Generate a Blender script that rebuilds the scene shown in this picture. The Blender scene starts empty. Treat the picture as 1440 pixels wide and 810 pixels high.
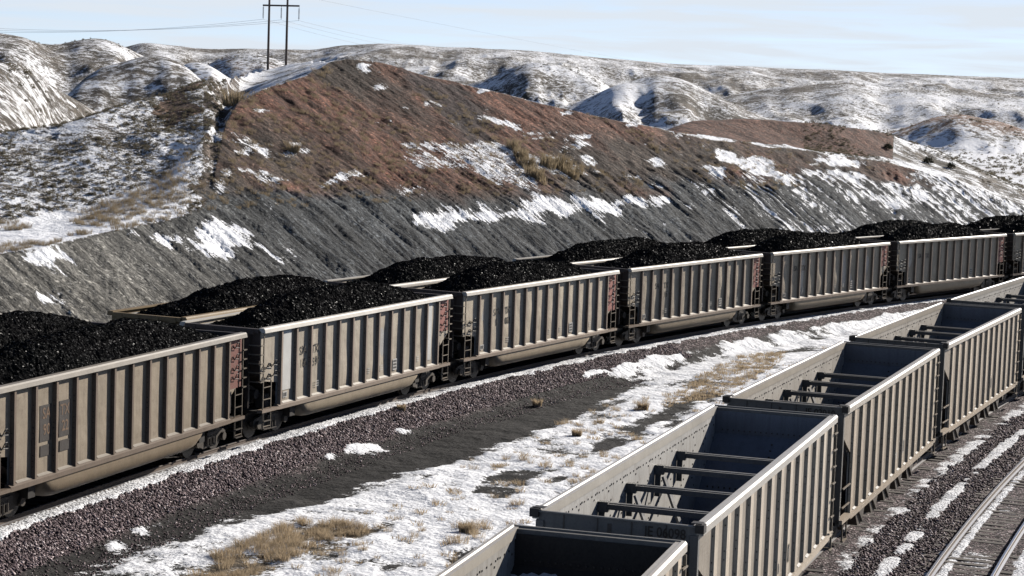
import bpy, math, random
import numpy as np
from mathutils import Vector, Matrix

random.seed(7)
rng = np.random.default_rng(11)
SC = bpy.context.scene
COL = SC.collection

# ------------------------------------------------------------------ camera
CAM_H = 11.5885
PITCH, ROLL = 0.093485, 0.035386
cam_data = bpy.data.cameras.new('camera')
cam = bpy.data.objects.new('camera', cam_data)
COL.objects.link(cam)
cam_data.sensor_width = 36.0
cam_data.lens = 71.64
cam_data.clip_start = 0.5
cam_data.clip_end = 20000.0
_cp, _sp, _cr, _sr = math.cos(PITCH), math.sin(PITCH), math.cos(ROLL), math.sin(ROLL)
_X, _U, _F = Vector((1, 0, 0)), Vector((0, _sp, _cp)), Vector((0, _cp, -_sp))
_R = _X * _cr + _U * _sr
_V = -_X * _sr + _U * _cr
cam.matrix_world = Matrix(((_R.x, _V.x, -_F.x, 0), (_R.y, _V.y, -_F.y, 0), (_R.z, _V.z, -_F.z, CAM_H), (0, 0, 0, 1)))
SC.camera = cam

# ------------------------------------------------------------------ light
SUN_AZ, SUN_EL = 45.0, 23.2          # azimuth counted from +X towards +Y
sd = Vector((math.cos(math.radians(SUN_EL)) * math.cos(math.radians(SUN_AZ)),
             math.cos(math.radians(SUN_EL)) * math.sin(math.radians(SUN_AZ)),
             math.sin(math.radians(SUN_EL))))
sun_data = bpy.data.lights.new('sun', 'SUN')
sun_data.energy = 5.0
sun_data.angle = math.radians(0.5)
sun_data.color = (1.0, 0.935, 0.85)
sun = bpy.data.objects.new('sun', sun_data)
COL.objects.link(sun)
sun.rotation_euler = sd.to_track_quat('Z', 'Y').to_euler()

world = bpy.data.worlds.new('World')
SC.world = world
world.use_nodes = True
wt = world.node_tree
wt.nodes.clear()
w_out = wt.nodes.new('ShaderNodeOutputWorld')
w_bg = wt.nodes.new('ShaderNodeBackground')
w_sky = wt.nodes.new('ShaderNodeTexSky')
w_sky.sky_type = 'NISHITA'
w_sky.sun_disc = False
w_sky.sun_elevation = math.radians(SUN_EL)
w_sky.sun_rotation = math.radians(90.0 - SUN_AZ)
w_sky.altitude = 1300.0
w_sky.air_density = 0.45
w_sky.dust_density = 0.1
w_sky.ozone_density = 1.5
w_bg.inputs['Strength'].default_value = 0.085
# thin high clouds: white veils stretched along the horizon
w_tc = wt.nodes.new('ShaderNodeTexCoord')
w_map = wt.nodes.new('ShaderNodeMapping')
w_map.inputs['Scale'].default_value = (5.0, 5.0, 62.0)
w_map.inputs['Rotation'].default_value = (0.0, 0.05, 0.0)
w_n = wt.nodes.new('ShaderNodeTexNoise')
w_n.inputs['Scale'].default_value = 1.7
w_n.inputs['Detail'].default_value = 6.0
w_n.inputs['Roughness'].default_value = 0.55
w_n.inputs['Distortion'].default_value = 0.6
w_r = wt.nodes.new('ShaderNodeMapRange')
w_r.inputs['From Min'].default_value = 0.36
w_r.inputs['From Max'].default_value = 0.60
w_r.inputs['To Min'].default_value = 0.50
w_r.inputs['To Max'].default_value = 1.0
w_mix = wt.nodes.new('ShaderNodeMixRGB')
w_mix.inputs['Color2'].default_value = (5.75, 6.3, 6.95, 1)
wt.links.new(w_tc.outputs['Generated'], w_map.inputs['Vector'])
wt.links.new(w_map.outputs['Vector'], w_n.inputs['Vector'])
wt.links.new(w_n.outputs['Fac'], w_r.inputs['Value'])
w_sep = wt.nodes.new('ShaderNodeSeparateXYZ')
w_lo = wt.nodes.new('ShaderNodeMapRange')              # the veil lies low over the horizon
w_lo.inputs['From Min'].default_value = 0.05
w_lo.inputs['From Max'].default_value = 0.15
w_lo.inputs['To Min'].default_value = 1.0
w_lo.inputs['To Max'].default_value = 0.0
w_mul = wt.nodes.new('ShaderNodeMath')
w_mul.operation = 'MULTIPLY'
wt.links.new(w_tc.outputs['Generated'], w_sep.inputs['Vector'])
wt.links.new(w_sep.outputs['Z'], w_lo.inputs['Value'])
wt.links.new(w_r.outputs['Result'], w_mul.inputs[0])
wt.links.new(w_lo.outputs['Result'], w_mul.inputs[1])
wt.links.new(w_mul.outputs['Value'], w_mix.inputs['Fac'])
w_hs = wt.nodes.new('ShaderNodeHueSaturation')         # a pale winter sky
w_hs.inputs['Saturation'].default_value = 0.85
wt.links.new(w_sky.outputs['Color'], w_hs.inputs['Color'])
wt.links.new(w_hs.outputs['Color'], w_mix.inputs['Color1'])
wt.links.new(w_mix.outputs['Color'], w_bg.inputs['Color'])
wt.links.new(w_bg.outputs['Background'], w_out.inputs['Surface'])

SC.view_settings.view_transform = 'Standard'
SC.view_settings.look = 'None'
SC.view_settings.exposure = 0.60
SC.view_settings.gamma = 1.0
SC.view_settings.use_curve_mapping = False
SC.render.engine = 'CYCLES'
SC.cycles.max_bounces = 5
SC.cycles.diffuse_bounces = 0
SC.cycles.glossy_bounces = 2

# ------------------------------------------------------------------ noise
def _hash(ix, iy, seed):
    h = (ix.astype(np.int64) * 374761393 + iy.astype(np.int64) * 668265263 + seed * 974634721) & 0xFFFFFFFF
    h = ((h ^ (h >> 13)) * 1274126177) & 0xFFFFFFFF
    h = (h ^ (h >> 16)) & 0xFFFFFF
    return h.astype(np.float64) / float(0xFFFFFF)

def vnoise(x, y, seed=0):
    ix = np.floor(x); iy = np.floor(y)
    fx = x - ix; fy = y - iy
    fx = fx * fx * fx * (fx * (fx * 6 - 15) + 10); fy = fy * fy * fy * (fy * (fy * 6 - 15) + 10)
    a = _hash(ix, iy, seed); b = _hash(ix + 1, iy, seed); c = _hash(ix, iy + 1, seed); d = _hash(ix + 1, iy + 1, seed)
    return (a + (b - a) * fx) * (1 - fy) + (c + (d - c) * fx) * fy

def fbm(x, y, octv=4, seed=0, gain=0.5):
    s = 0.0; a = 1.0; t = 0.0
    for k in range(octv):
        s = s + a * vnoise(x, y, seed + 17 * k); t += a
        a *= gain; x = x * 2.03 + 11.3; y = y * 2.03 - 7.7
    return s / t

def ridged(x, y, octv=3, seed=0):
    s = 0.0; a = 1.0; t = 0.0
    for k in range(octv):
        s = s + a * (1 - np.abs(2 * vnoise(x, y, seed + 13 * k) - 1)); t += a
        a *= 0.5; x = x * 2.1 + 5.1; y = y * 2.1 + 3.3
    return s / t

def sstep(a, b, x):
    t = np.clip((x - a) / (b - a), 0, 1)
    return t * t * (3 - 2 * t)

# ------------------------------------------------------------------ tracks
PITCH_CAR = 16.18
def make_track(heads, pos, s0, s1, left, right, ds=0.5):
    ks = np.arange(1, 1 + len(heads)) * PITCH_CAR
    ss = np.arange(s0, s1 + ds, ds)
    h = np.interp(ss, ks, heads)
    h = np.where(ss < ks[0], heads[0] + (ks[0] - ss) / PITCH_CAR * left, h)
    h = np.where(ss > ks[-1], heads[-1] - (ss - ks[-1]) / PITCH_CAR * right, h)
    h = np.radians(h); m = (h[1:] + h[:-1]) / 2
    x = np.r_[0, np.cumsum(np.cos(m) * ds)]; y = np.r_[0, np.cumsum(np.sin(m) * ds)]
    o = np.mean(pos, 0) - np.array([np.interp(ks, ss, x).mean(), np.interp(ks, ss, y).mean()])
    return ss, x + o[0], y + o[1], h

POS_A = np.array([(-12.461, 58.326), (-6.825, 73.527), (0.019, 88.228), (7.988, 102.401), (16.857, 115.988), (26.511, 128.980), (36.918, 141.360)])
POS_C = np.array([(-0.456, 28.263), (4.318, 43.795), (9.731, 59.067), (15.795, 74.123)])
TR_A = make_track([71.94, 67.39, 62.83, 58.74, 55.11, 51.66, 48.21], POS_A, -60, 420, 3.0, 2.5)
TR_C = make_track([74.2, 71.75, 69.35, 66.96], POS_C, -60, 420, 2.0, 2.4)

def track_sn(T, px, py):
    """along-track distance and signed offset (positive to the right of the track)"""
    ss, x, y, h = T
    s = np.empty(len(px)); n = np.empty(len(px))
    for c in range(0, len(px), 20000):
        a = px[c:c + 20000]; b = py[c:c + 20000]
        i = np.argmin((a[:, None] - x[None, ::6]) ** 2 + (b[:, None] - y[None, ::6]) ** 2, 1) * 6
        for _ in range(3):                         # walk to the exact foot point
            t = ((a - x[i]) * np.cos(h[i]) + (b - y[i]) * np.sin(h[i])) / 0.5
            i = np.clip(i + np.round(t).astype(int), 0, len(ss) - 1)
        dx = a - x[i]; dy = b - y[i]
        s[c:c + 20000] = ss[i] + dx * np.cos(h[i]) + dy * np.sin(h[i])
        n[c:c + 20000] = dx * np.sin(h[i]) - dy * np.cos(h[i])
    return s, n

def track_pose(T, s, n=0.0):
    ss, x, y, h = T
    X = np.interp(s, ss, x); Y = np.interp(s, ss, y); Hd = np.interp(s, ss, h)
    return X + n * np.sin(Hd), Y - n * np.cos(Hd), Hd

OFF_B = -4.27      # track behind the loaded train, offset from track A
OFF_D = 4.65       # empty track at right, offset from track C
DROP_B = -0.14
COLS=[
  (144.22, [(65.6, 1.66), (85.6, 1.96), (93.6, 2.41), (112.0, 6.1), (137.0, 2.09996), (202.0, -2.2)]) ,
  (113.22, [(65.6, 3.16), (85.6, 3.46), (93.6, 3.91), (112.0, 7.6), (137.0, 3.59996), (202.0, -0.7)]) ,
  (104.22, [(65.6, 4.16), (85.6, 4.46), (93.6, 4.91), (112.0, 8.6), (137.0, 4.6), (202.0, 0.3)]) ,
  (102.81, [(68.9, 4.35), (88.9, 4.65), (96.9, 5.12), (113.0, 9.04), (138.0, 5.04), (203.0, 0.3)]) ,
  (101.76, [(71.7, 4.58), (91.7, 4.88), (98.7, 5.38), (114.0, 9.67), (139.0, 5.67), (204.0, 0.3)]) ,
  (99.84, [(76.8, 4.91), (96.8, 5.21), (103.5, 6.55), (122.0, 10.95), (147.0, 6.83), (212.0, 0.3)]) ,
  (98.77, [(80.3, 5.28), (100.3, 5.58), (109.0, 8.4), (125.0, 11.9), (150.0, 7.66), (215.0, 0.3)]) ,
  (98.44, [(81.6, 5.46), (101.6, 5.76), (113.7, 9.75), (128.0, 11.85), (153.0, 7.78), (218.0, 0.3)]) ,
  (98.21, [(90.1, 15.88), (115.1, 9.88), (121.9, 10.42), (132.0, 11.99), (157.0, 7.99), (222.0, 0.3)]) ,
  (97.6, [(94.9, 16.97), (119.9, 10.97), (151.9, 11.35), (200.0, 12.68), (225.0, 8.68), (290.0, 0.3)]) ,
  (96.92, [(98.9, 17.72), (123.9, 11.72), (194.3, 12.48), (300.0, 14.38), (336.0, 10.38), (390.0, 0.3)]) ,
  (96.48, [(101.4, 18.15), (126.4, 12.15), (195.8, 13.08), (300.0, 15.23), (336.0, 11.23), (390.0, 0.3)]) ,
  (95.74, [(105.5, 18.86), (130.5, 12.86), (178.3, 13.4), (250.0, 14.96), (280.0, 10.96), (340.0, 0.3)]) ,
  (95.28, [(108.3, 19.38), (133.3, 13.38), (152.0, 13.42), (180.0, 14.22), (205.0, 10.22), (270.0, 0.3)]) ,
  (94.75, [(110.8, 19.69), (135.8, 13.69), (138.8, 13.59), (141.8, 13.19), (166.8, 9.19), (231.8, 0.3)]) ,
  (94.15, [(112.2, 19.58), (137.2, 13.58), (140.2, 13.48), (143.2, 13.08), (168.2, 9.08), (233.2, 0.3)]) ,
  (93.36, [(113.6, 19.28), (138.6, 13.28), (141.6, 13.18), (144.6, 12.78), (169.6, 8.78), (234.6, 0.3)]) ,
  (92.17, [(115.4, 18.68), (140.4, 12.68), (143.4, 12.58), (146.4, 12.18), (171.4, 8.18), (236.4, 0.3)]) ,
  (90.58, [(118.2, 17.96), (143.2, 11.96), (146.2, 11.86), (149.2, 11.46), (174.2, 7.46), (239.2, 0.3)]) ,
  (89.38, [(119.8, 17.22), (144.8, 11.22), (147.8, 11.12), (150.8, 10.72), (175.8, 6.72), (240.8, 0.3)]) ,
  (87.59, [(123.2, 16.35), (148.2, 10.35), (151.2, 10.25), (154.2, 9.85), (179.2, 5.85), (244.2, 0.3)]) ,
  (86.01, [(126.4, 15.58), (151.4, 9.58), (154.4, 9.48), (157.4, 9.08), (182.4, 5.08), (247.4, 0.3)]) ,
  (85.41, [(128.1, 15.4), (153.1, 9.4), (157.1, 9.67), (162.1, 9.95), (187.1, 5.95), (252.1, 0.3)]) ,
  (84.03, [(131.3, 14.8), (156.3, 8.8), (162.3, 9.14), (168.3, 10.38), (193.3, 6.38), (258.3, 0.3)]) ,
  (82.66, [(135.6, 14.42), (160.6, 8.42), (166.6, 8.76), (172.6, 10.26), (197.6, 6.26), (262.6, 0.3)]) ,
  (80.71, [(141.9, 13.89), (166.9, 7.89), (172.9, 8.35), (178.9, 9.95), (203.9, 5.95), (268.9, 0.3)]) ,
  (79.75, [(145.0, 13.53), (170.0, 7.53), (177.0, 8.15), (183.0, 9.59), (208.0, 5.59), (273.0, 0.3)]) ,
  (78.6, [(147.6, 12.78), (172.6, 6.78), (180.6, 7.48), (186.6, 8.49), (211.6, 4.49), (276.6, 0.3)]) ,
  (77.46, [(149.6, 11.81), (174.6, 5.81), (180.6, 6.65), (186.6, 6.87), (211.6, 2.87), (276.6, 0.3)]) ,
  (76.14, [(151.3, 10.2), (176.3, 4.2), (182.3, 5.06), (190.3, 5.22), (215.3, 1.22), (280.3, 0.3)]) ,
  (73.18, [(157.1, 6.83), (182.1, 0.83), (188.1, 1.42), (196.1, 1.51), (221.1, -2.49), (286.1, 0.3)]) ,
  (43.18, [(157.1, 4.83), (182.1, -1.17), (188.1, -0.58), (196.1, -0.49), (221.1, -4.49), (286.1, -1.7)]) ,
]
FAR=[
 ([(107.01,200.0,14.5),(104.24,216.0,13.2),(103.61,222.0,12.5),(102.66,234.0,10.5),(101.51,250.0,7.9),(100.40,258.0,4.4)],0.22,0.25),
 ([ (102.71,410.0,6.5),(102.25,410.0,10.8),(101.59,420.0,14.1),(100.35,430.0,17.3),(99.77,430.0,17.0),(99.24,420.0,15.0),(98.69,410.0,11.7),(98.09,400.0,7.8) ],0.5,0.35),
 ([ (99.85,520.0,13.1),(99.38,520.0,16.5),(98.90,520.0,17.7),(98.41,520.0,15.8),(97.91,520.0,12.4) ],0.45,0.3),
 ([ (111.44,800.0,24.8),(104.25,800.0,28.4),(103.68,800.0,27.6),(103.12,820.0,25.0),(102.74,820.0,25.3),(102.46,840.0,26.9),(101.89,850.0,28.8),(101.31,850.0,28.3),(100.73,850.0,24.6),(99.86,850.0,18.5) ],0.2,0.12),
 ([ (98.80,700.0,17.7),(98.12,700.0,22.1),(97.64,700.0,23.5),(97.05,700.0,22.1),(96.15,700.0,17.7) ],0.35,0.2),
 ([ (111.44,2200.0,40.9),(101.02,2100.0,46.2),(100.45,2100.0,52.7),(99.87,2100.0,50.7),(98.51,2100.0,49.1),(97.54,2100.0,50.4),(95.78,2100.0,51.4),(94.99,2000.0,56.0),(93.81,2000.0,58.3),(92.22,2000.0,57.5),(90.23,2000.0,55.9),(89.44,2000.0,54.8),(87.85,2050.0,53.6),(85.46,2100.0,50.4),(81.73,2200.0,51.7),(78.83,2300.0,51.8),(76.18,2300.0,51.4),(67.93,2300.0,54.2) ],0.09,0.06),
 ([ (92.77,900.0,10.5),(91.00,900.0,18.0),(90.22,900.0,24.4),(89.43,900.0,27.0),(88.63,900.0,26.2),(87.92,900.0,21.6),(87.01,900.0,12.2) ],0.27,0.2),
 ([ (88.59,800.0,8.5),(87.42,800.0,16.3),(86.24,800.0,21.9),(85.45,800.0,20.6),(84.54,800.0,15.5),(83.43,800.0,8.3) ],0.27,0.2),
 ([ (84.63,1400.0,14.5),(82.88,1400.0,24.7),(80.75,1400.0,28.8),(78.81,1400.0,25.7),(76.15,1400.0,23.6),(67.89,1400.0,24.1) ],0.13,0.1),
 ([ (79.33,620.0,6.0),(78.58,620.0,9.7),(77.92,620.0,11.2),(76.87,620.0,9.5),(76.10,620.0,6.9) ],0.28,0.2),
]
POLY={
 'S1':[(-5.5,112.6),(-4.2,115.6),(1.6,125.3),(7.2,133.7),(10.1,137.4),(10.7,137.5),(10.2,136.2),(7.2,131.6),(3.4,126.0),(0.7,121.8),(-1.8,118.0),(-4.9,113.3)],
 'S2':[(-7.6,123.7),(-5.1,128.1),(-3.6,129.7),(-0.8,133.3),(1.4,134.5),(3.5,137.8),(4.3,136.5),(5.6,135.9),(4.1,133.4),(1.2,129.3),(2.3,127.2),(1.0,127.2),(-2.0,124.8),(-3.2,125.8),(-4.6,126.1),(-7.3,123.5)],
 'S3':[(-2.9,136.2),(-1.8,137.3),(0.3,138.5),(0.1,137.2),(-1.3,136.1),(-2.7,135.5)],
 'S4':[(14.4,149.7),(15.7,153.9),(16.5,152.6),(19.6,153.7),(21.9,154.4),(19.8,151.9),(17.1,150.2)],
 'S5':[(24.9,162.4),(28.6,165.5),(28.3,163.8),(24.6,160.5)],
 'S6':[(26.7,156.9),(31.0,160.3),(33.7,164.5),(33.1,162.0),(28.9,156.8),(26.9,155.9)],
 'S7':[(-17.5,91.8),(-16.1,94.2),(-14.9,96.7),(-14.7,99.1),(-13.6,99.7),(-11.9,99.0),(-11.0,98.5),(-12.7,97.5),(-14.1,97.1),(-15.3,94.5),(-16.5,92.4)],
 'S8':[(-14.8,94.9),(-14.4,95.9),(-13.4,96.5),(-14.0,95.2)],
 'S9':[(-20.4,83.5),(-19.3,85.9),(-19.2,85.3),(-20.1,83.4)],
 'S10':[(-21.0,81.0),(-20.2,82.3),(-20.2,81.5),(-20.9,80.4)],
 'S11':[(-19.0,81.5),(-18.5,82.3),(-18.6,81.2),(-18.9,81.1)],
 'S12':[(-15.2,111.4),(-14.4,113.2),(-13.7,111.3),(-14.7,110.9)],
 'S13':[(-15.2,105.8),(-13.1,109.3),(-11.9,109.5),(-12.0,108.3),(-14.5,105.8),(-14.6,101.2),(-15.1,101.0),(-15.3,103.0)],
 'S14':[(-6.5,123.3),(-3.8,126.0),(-2.9,125.5),(-5.3,121.6),(-6.2,121.7)],
 'Rmar':[(-6.8,139.7),(-3.9,139.3),(-1.8,134.8),(-1.2,130.6),(-3.0,128.1),(-4.0,131.5),(-6.1,136.0)],
 'Rill':[(-12.8,103.6),(-12.3,103.8),(-10.4,99.9),(-9.4,99.2),(-10.0,98.3),(-11.3,100.3)],
 'D1':[(-12.5,49.7),(-11.7,53.5),(-11.1,56.3),(-10.2,60.0),(-9.0,61.8),(-7.8,65.0),(-6.9,69.0),(-5.8,71.3),(-4.1,75.7),(-2.1,80.9),(0.2,85.4),(2.3,88.1),(4.6,89.8),(4.8,87.0),(3.8,84.3),(3.6,81.9),(2.4,79.5),(1.5,76.9),(-0.3,72.5),(-1.8,69.6),(-3.5,65.9),(-5.1,62.6),(-6.6,60.3),(-8.0,58.0),(-9.1,55.9),(-10.1,54.1),(-11.4,49.9)],
 'P1':[(-10.7,53.4),(-11.1,56.1),(-10.8,57.5),(-9.8,58.3),(-9.9,56.7),(-10.3,53.7)],
 'P2':[(-11.3,53.3),(-10.8,54.5),(-10.6,53.6)],
 'P3':[(-8.8,60.8),(-8.5,63.1),(-7.9,64.7),(-7.8,63.6),(-8.5,61.5)],
 'P4':[(-6.7,67.9),(-5.3,71.1),(-4.2,73.5),(-4.8,71.3),(-6.2,67.6)],
 'E1':[(-0.8,63.6),(-0.5,65.6),(1.2,67.7),(1.4,66.4),(-0.2,63.2)],
 'E2':[(2.2,69.7),(3.0,73.5),(5.2,79.8),(8.6,88.6),(9.1,87.6),(5.6,77.3),(3.4,70.6)],
 'E3':[(7.4,96.7),(10.6,103.1),(10.5,100.8),(7.8,95.2)],
 'E4':[(13.2,110.2),(18.7,121.0),(18.5,119.0),(13.3,107.6)],
 'E5':[(3.6,88.4),(6.1,93.8),(6.1,91.4),(4.1,86.8)],
 'G1':[(-8.1,50.4),(-7.7,53.2),(-6.3,57.3),(-4.9,58.5),(-3.7,57.3),(-5.2,54.5),(-6.6,50.6)],
 'G2':[(6.3,82.9),(7.7,89.5),(11.4,100.5),(14.4,104.2),(12.2,95.4),(8.6,85.4)],
 'G3':[(-1.7,56.0),(-1.4,58.4),(-0.4,59.1),(-0.4,57.1),(-1.1,54.7)],
}

# ------------------------------------------------------------------ terrain shape
def poly_sd(poly, x, y, margin=6.0):
    """signed distance to a polygon, positive inside (clipped to -margin)"""
    P = np.array(poly); out = np.full(len(x), -margin)
    m = (x > P[:, 0].min() - margin) & (x < P[:, 0].max() + margin) & (y > P[:, 1].min() - margin) & (y < P[:, 1].max() + margin)
    if not m.any():
        return out
    a = x[m]; b = y[m]; d = np.full(len(a), 1e9); ins = np.zeros(len(a), bool)
    for (x0, y0), (x1, y1) in zip(P, np.roll(P, -1, 0)):
        ex, ey = x1 - x0, y1 - y0
        t = np.clip(((a - x0) * ex + (b - y0) * ey) / (ex * ex + ey * ey + 1e-9), 0, 1)
        d = np.minimum(d, np.hypot(a - x0 - t * ex, b - y0 - t * ey))
        c = ((y0 > b) != (y1 > b)) & (a < ex * (b - y0) / (ey if abs(ey) > 1e-9 else 1e-9) + x0)
        ins ^= c
    out[m] = np.where(ins, d, -np.minimum(d, margin))
    return out

def cut_profile(n):
    u = -n - 8.5
    z = np.where(u < 9.8, -0.9 + 0.65 * u, -0.9 + 0.65 * 9.8 + 0.52 * (u - 9.8))
    return np.maximum(z, -0.9)

_cols = sorted(COLS, key=lambda c: c[0])
_caz = np.array([c[0] for c in _cols])
_cr_ = np.array([[p[0] for p in c[1]] for c in _cols])
_cz_ = np.array([[p[1] for p in c[1]] for c in _cols])

_fa = np.arange(60.0, 130.0, 0.05)
def _soft(col):
    v = np.interp(_fa, _caz, col); k = np.exp(-0.5 * (np.arange(-14, 15) * 0.05 / 0.18) ** 2); k /= k.sum()
    return np.convolve(np.pad(v, 14, 'edge'), k, 'valid')
_sr = [_soft(_cr_[:, k]) for k in range(_cr_.shape[1])]
_sz = [_soft(_cz_[:, k]) for k in range(_cr_.shape[1])]
def natural_height(az, r):
    K = _cr_.shape[1]
    R_ = [np.interp(az, _fa, _sr[k]) for k in range(K)]
    Z_ = [np.interp(az, _fa, _sz[k]) for k in range(K)]
    z = np.where(r <= R_[0], Z_[0], Z_[-1])
    for k in range(K - 1):
        t = np.clip((r - R_[k]) / np.maximum(R_[k + 1] - R_[k], 1e-6), 0, 1)
        if k == 3:
            t = t * t * (2 - t)
        if k == 4:
            t = sstep(0, 1, t)
        z = np.where((r > R_[k]) & (r <= R_[k + 1]), Z_[k] + (Z_[k + 1] - Z_[k]) * t, z)
    return z

def _crest(az, a, v):
    g = np.arange(a[0] - 4, a[-1] + 4, 0.04); w = np.interp(g, a, v); k = np.exp(-0.5 * (np.arange(-18, 19) * 0.04 / 0.20) ** 2); k /= k.sum()
    return np.interp(az, g, np.convolve(np.pad(w, 18, 'edge'), k, 'valid'))

def terrain_eval(x, y):
    """height and every surface mask of the ground at world points"""
    r = np.hypot(x, y); az = np.degrees(np.arctan2(y, x)) % 360
    s, n = track_sn(TR_A, x, y)
    sc, nc = track_sn(TR_C, x, y)
    near = r < 330
    nat = natural_height(az, r)
    lump = (fbm(x * 0.12, y * 0.12, 4, 3) - 0.5)
    nat = nat + lump * 0.9 * sstep(95, 125, r) * np.where(n < -14, 1, 0)
    cut = cut_profile(n)
    nat = np.maximum(nat, -0.9)
    # erosion rills running down the cut slope, broad gullies in it
    w = s + 0.9 * (fbm(s * 0.25, n * 0.12, 2, 21) - 0.5)
    ril = ridged(w * 1.25, n * 0.05, 2, 5) * 0.35 + ridged(w * 3.1, n * 0.09, 2, 6) * 0.65
    gul = fbm(s * 0.11, n * 0.03, 3, 8) - 0.5
    up = sstep(-9.2, -12.5, n)
    cz = cut + up * ((ril - 0.62) * 0.34 * np.where(cut < 7.0, 1.0, 0.45) + gul * 0.6 + (fbm(x * 0.9, y * 0.9, 3, 9) - 0.5) * 0.35)
    # left of the cut the open hillside leans against it without a step
    lat = np.maximum(az - 98.25, 0) * 0.01745 * r
    lean = np.minimum(cz - 0.03 - 0.40 * lat, np.interp(az, _fa, _sz[3]) + 0.1)
    lean = np.minimum(lean, natural_height(np.full(len(r), 98.2), r))
    nat = np.where((az > 98.1) & (r > 98) & (r < np.interp(az, _fa, _sr[3]) + 1), np.maximum(nat, lean), nat)
    cz = np.where(near, cz, 1e6)
    # terrace that holds the long snow band
    z = np.minimum(nat, cz)
    on_cut = near & (cz < nat) & (n < -8.6)
    # far country
    plain = 0.35 + (fbm(x * 0.006, y * 0.006, 3, 31) - 0.5) * 3.0 * sstep(300, 900, r) + 0.9 * sstep(300, 800, r)
    far = np.full(len(x), -50.0)
    for i, (pts, fs, bs) in enumerate(FAR):
        P = np.array(sorted(pts)); lo, hi = P[0, 0], P[-1, 0]
        zc = _crest(az, P[:, 0], P[:, 2]); rc = _crest(az, P[:, 0], P[:, 1])
        edge = np.maximum(lo - az, 0) + np.maximum(az - hi, 0)
        zc = zc - edge * 0.0175 * rc * 0.22
        rc = rc * (1 + 0.05 * (fbm(az * 0.8, az * 0 + i, 2, 40 + i) - 0.5))
        d = rc - r
        wv = {True: 1.0, False: 0.5}[rc.mean() > 1000]
        rg = ridged(x * 0.011 / wv + i, y * 0.006 / wv, 4, 50 + i) - 0.55
        fall = np.where(d > 0, fs * d, bs * -d)
        k = fs * rc * 0.05
        fall = np.sqrt(fall * fall + k * k) - k
        amp = np.minimum(np.abs(fall) * 0.9 + 0.4, fs * rc * (0.10 if rc.mean() > 600 else 0.03))
        zl = zc - fall + rg * amp + (ridged(x * 0.024, y * 0.016, 3, 90 + i) - 0.6) * np.minimum(np.abs(fall) * 0.5, 3.2 if rc.mean() > 600 else 0.8) + (fbm(x * 0.05, y * 0.05, 3, 60 + i) - 0.5) * min(1.6, fs * 9)
        far = np.maximum(far, zl)
    far = np.where(r > 150, far, -50)
    bg = np.maximum(plain, far)
    bg = np.where(r > 175, bg, -50)
    is_far = (bg > z) & ~on_cut & ((n < -16) | (r > 330))
    z = np.where(is_far, bg, z)
    # the yard: ballast beds of the four tracks
    def bed(nn, half=2.05, top=-0.24, fall=0.27):
        return top - np.maximum(np.abs(nn) - half, 0) * fall
    yard = np.full(len(x), -0.9) + (fbm(x * 0.2, y * 0.2, 3, 70) - 0.5) * 0.28
    yd = np.maximum.reduce([yard, bed(n, 1.5, -0.225, 0.40), bed(n - OFF_B, top=-0.24 + DROP_B), bed(nc, top=-0.20), bed(nc - OFF_D, top=-0.198, half=2.3)])
    flat = (n > -10.5) & near
    yd = yd + np.where(flat, (fbm(x * 1.7, y * 1.7, 2, 71) - 0.5) * 0.06, 0)
    z = np.where(flat, np.maximum(z, yd), z)
    z = np.where((n > -9.5) & near & (n > -8.7), yd, z)

    # ---------------- surface masks
    N = len(x)
    f1 = fbm(x * 0.5, y * 0.5, 4, 80); f2 = fbm(x * 0.09, y * 0.09, 3, 81); f3 = fbm(x * 1.8, y * 1.8, 2, 82)
    soil = np.empty((N, 3)); snow = np.zeros(N); ball = np.zeros(N); shrub = np.zeros(N)
    # open natural ground
    soil[:] = (0.098, 0.084, 0.068)
    steep = np.zeros(N)
    snow[:] = 0.550 + (f1 - 0.5) * 0.30
    # bench road at the foot of the near hillside
    # far ground
    fl = is_far
    ff = fbm(x * 0.012, y * 0.012, 4, 83); fg = fbm(x * 0.05, y * 0.03, 3, 84)
    snow = np.where(fl, 0.518 + (ff - 0.5) * 0.36 + (fg - 0.5) * 0.40 - 0.06 * (r < 330) + np.where((z < 4) & (r > 330), 0.18, 0) - 0.05 * sstep(8, 30, z), snow)
    shrub = np.where(fl, 0.55 + (ff - 0.5) * 0.8, shrub)
    redf = fl & (fbm(x * 0.02, y * 0.02, 2, 85) > 0.60) & (r < 700)
    soil[redf] = (0.17, 0.095, 0.06)
    # cut slope
    c = on_cut
    zt = 6.3 + (f2 - 0.5) * 3.0 + (f1 - 0.5) * 1.6
    red = sstep(-0.5, 0.6, z - zt)
    lft = sstep(58, 38, s)
    grey = np.array((0.043, 0.0465, 0.049))[None] * (1 - lft[:, None]) + np.array((0.102, 0.098, 0.088))[None] * lft[:, None]
    rt = np.clip(0.55 * np.exp(-((s - 69) / 9.0) ** 2) + (fbm(s * 0.14 + 3, n * 0.22 + s * 0.05, 4, 86) - 0.36) * 3.6, 0, 1)
    rc_ = np.array((0.096, 0.045, 0.030))[None] * rt[:, None] + np.array((0.050, 0.037, 0.029))[None] * (1 - rt[:, None])
    lum = fbm(s * 0.4, n * 0.25, 3, 87)[:, None]
    cs = (grey * (1 - red[:, None]) + rc_ * red[:, None]) * (0.45 + 1.1 * lum)
    mar = 0.9 * sstep(-1.6, 0.6, poly_sd(POLY['Rmar'], x, y) + (f1 - 0.5) * 4)
    cs = cs * (1 - mar[:, None]) + np.array((0.034, 0.026, 0.025))[None] * mar[:, None]
    soil[c] = cs[c]
    cn = 0.10 + (0.34 * sstep(80, 112, s) + 0.14 * sstep(112, 140, s)) * (1 - 0.7 * red) + (f2 - 0.5) * 0.35 + (0.58 - ril) * 1.5 * sstep(40, 130, s) * (1 - 0.7 * red) + (f1 - 0.5) * 0.25 - 0.1
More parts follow.
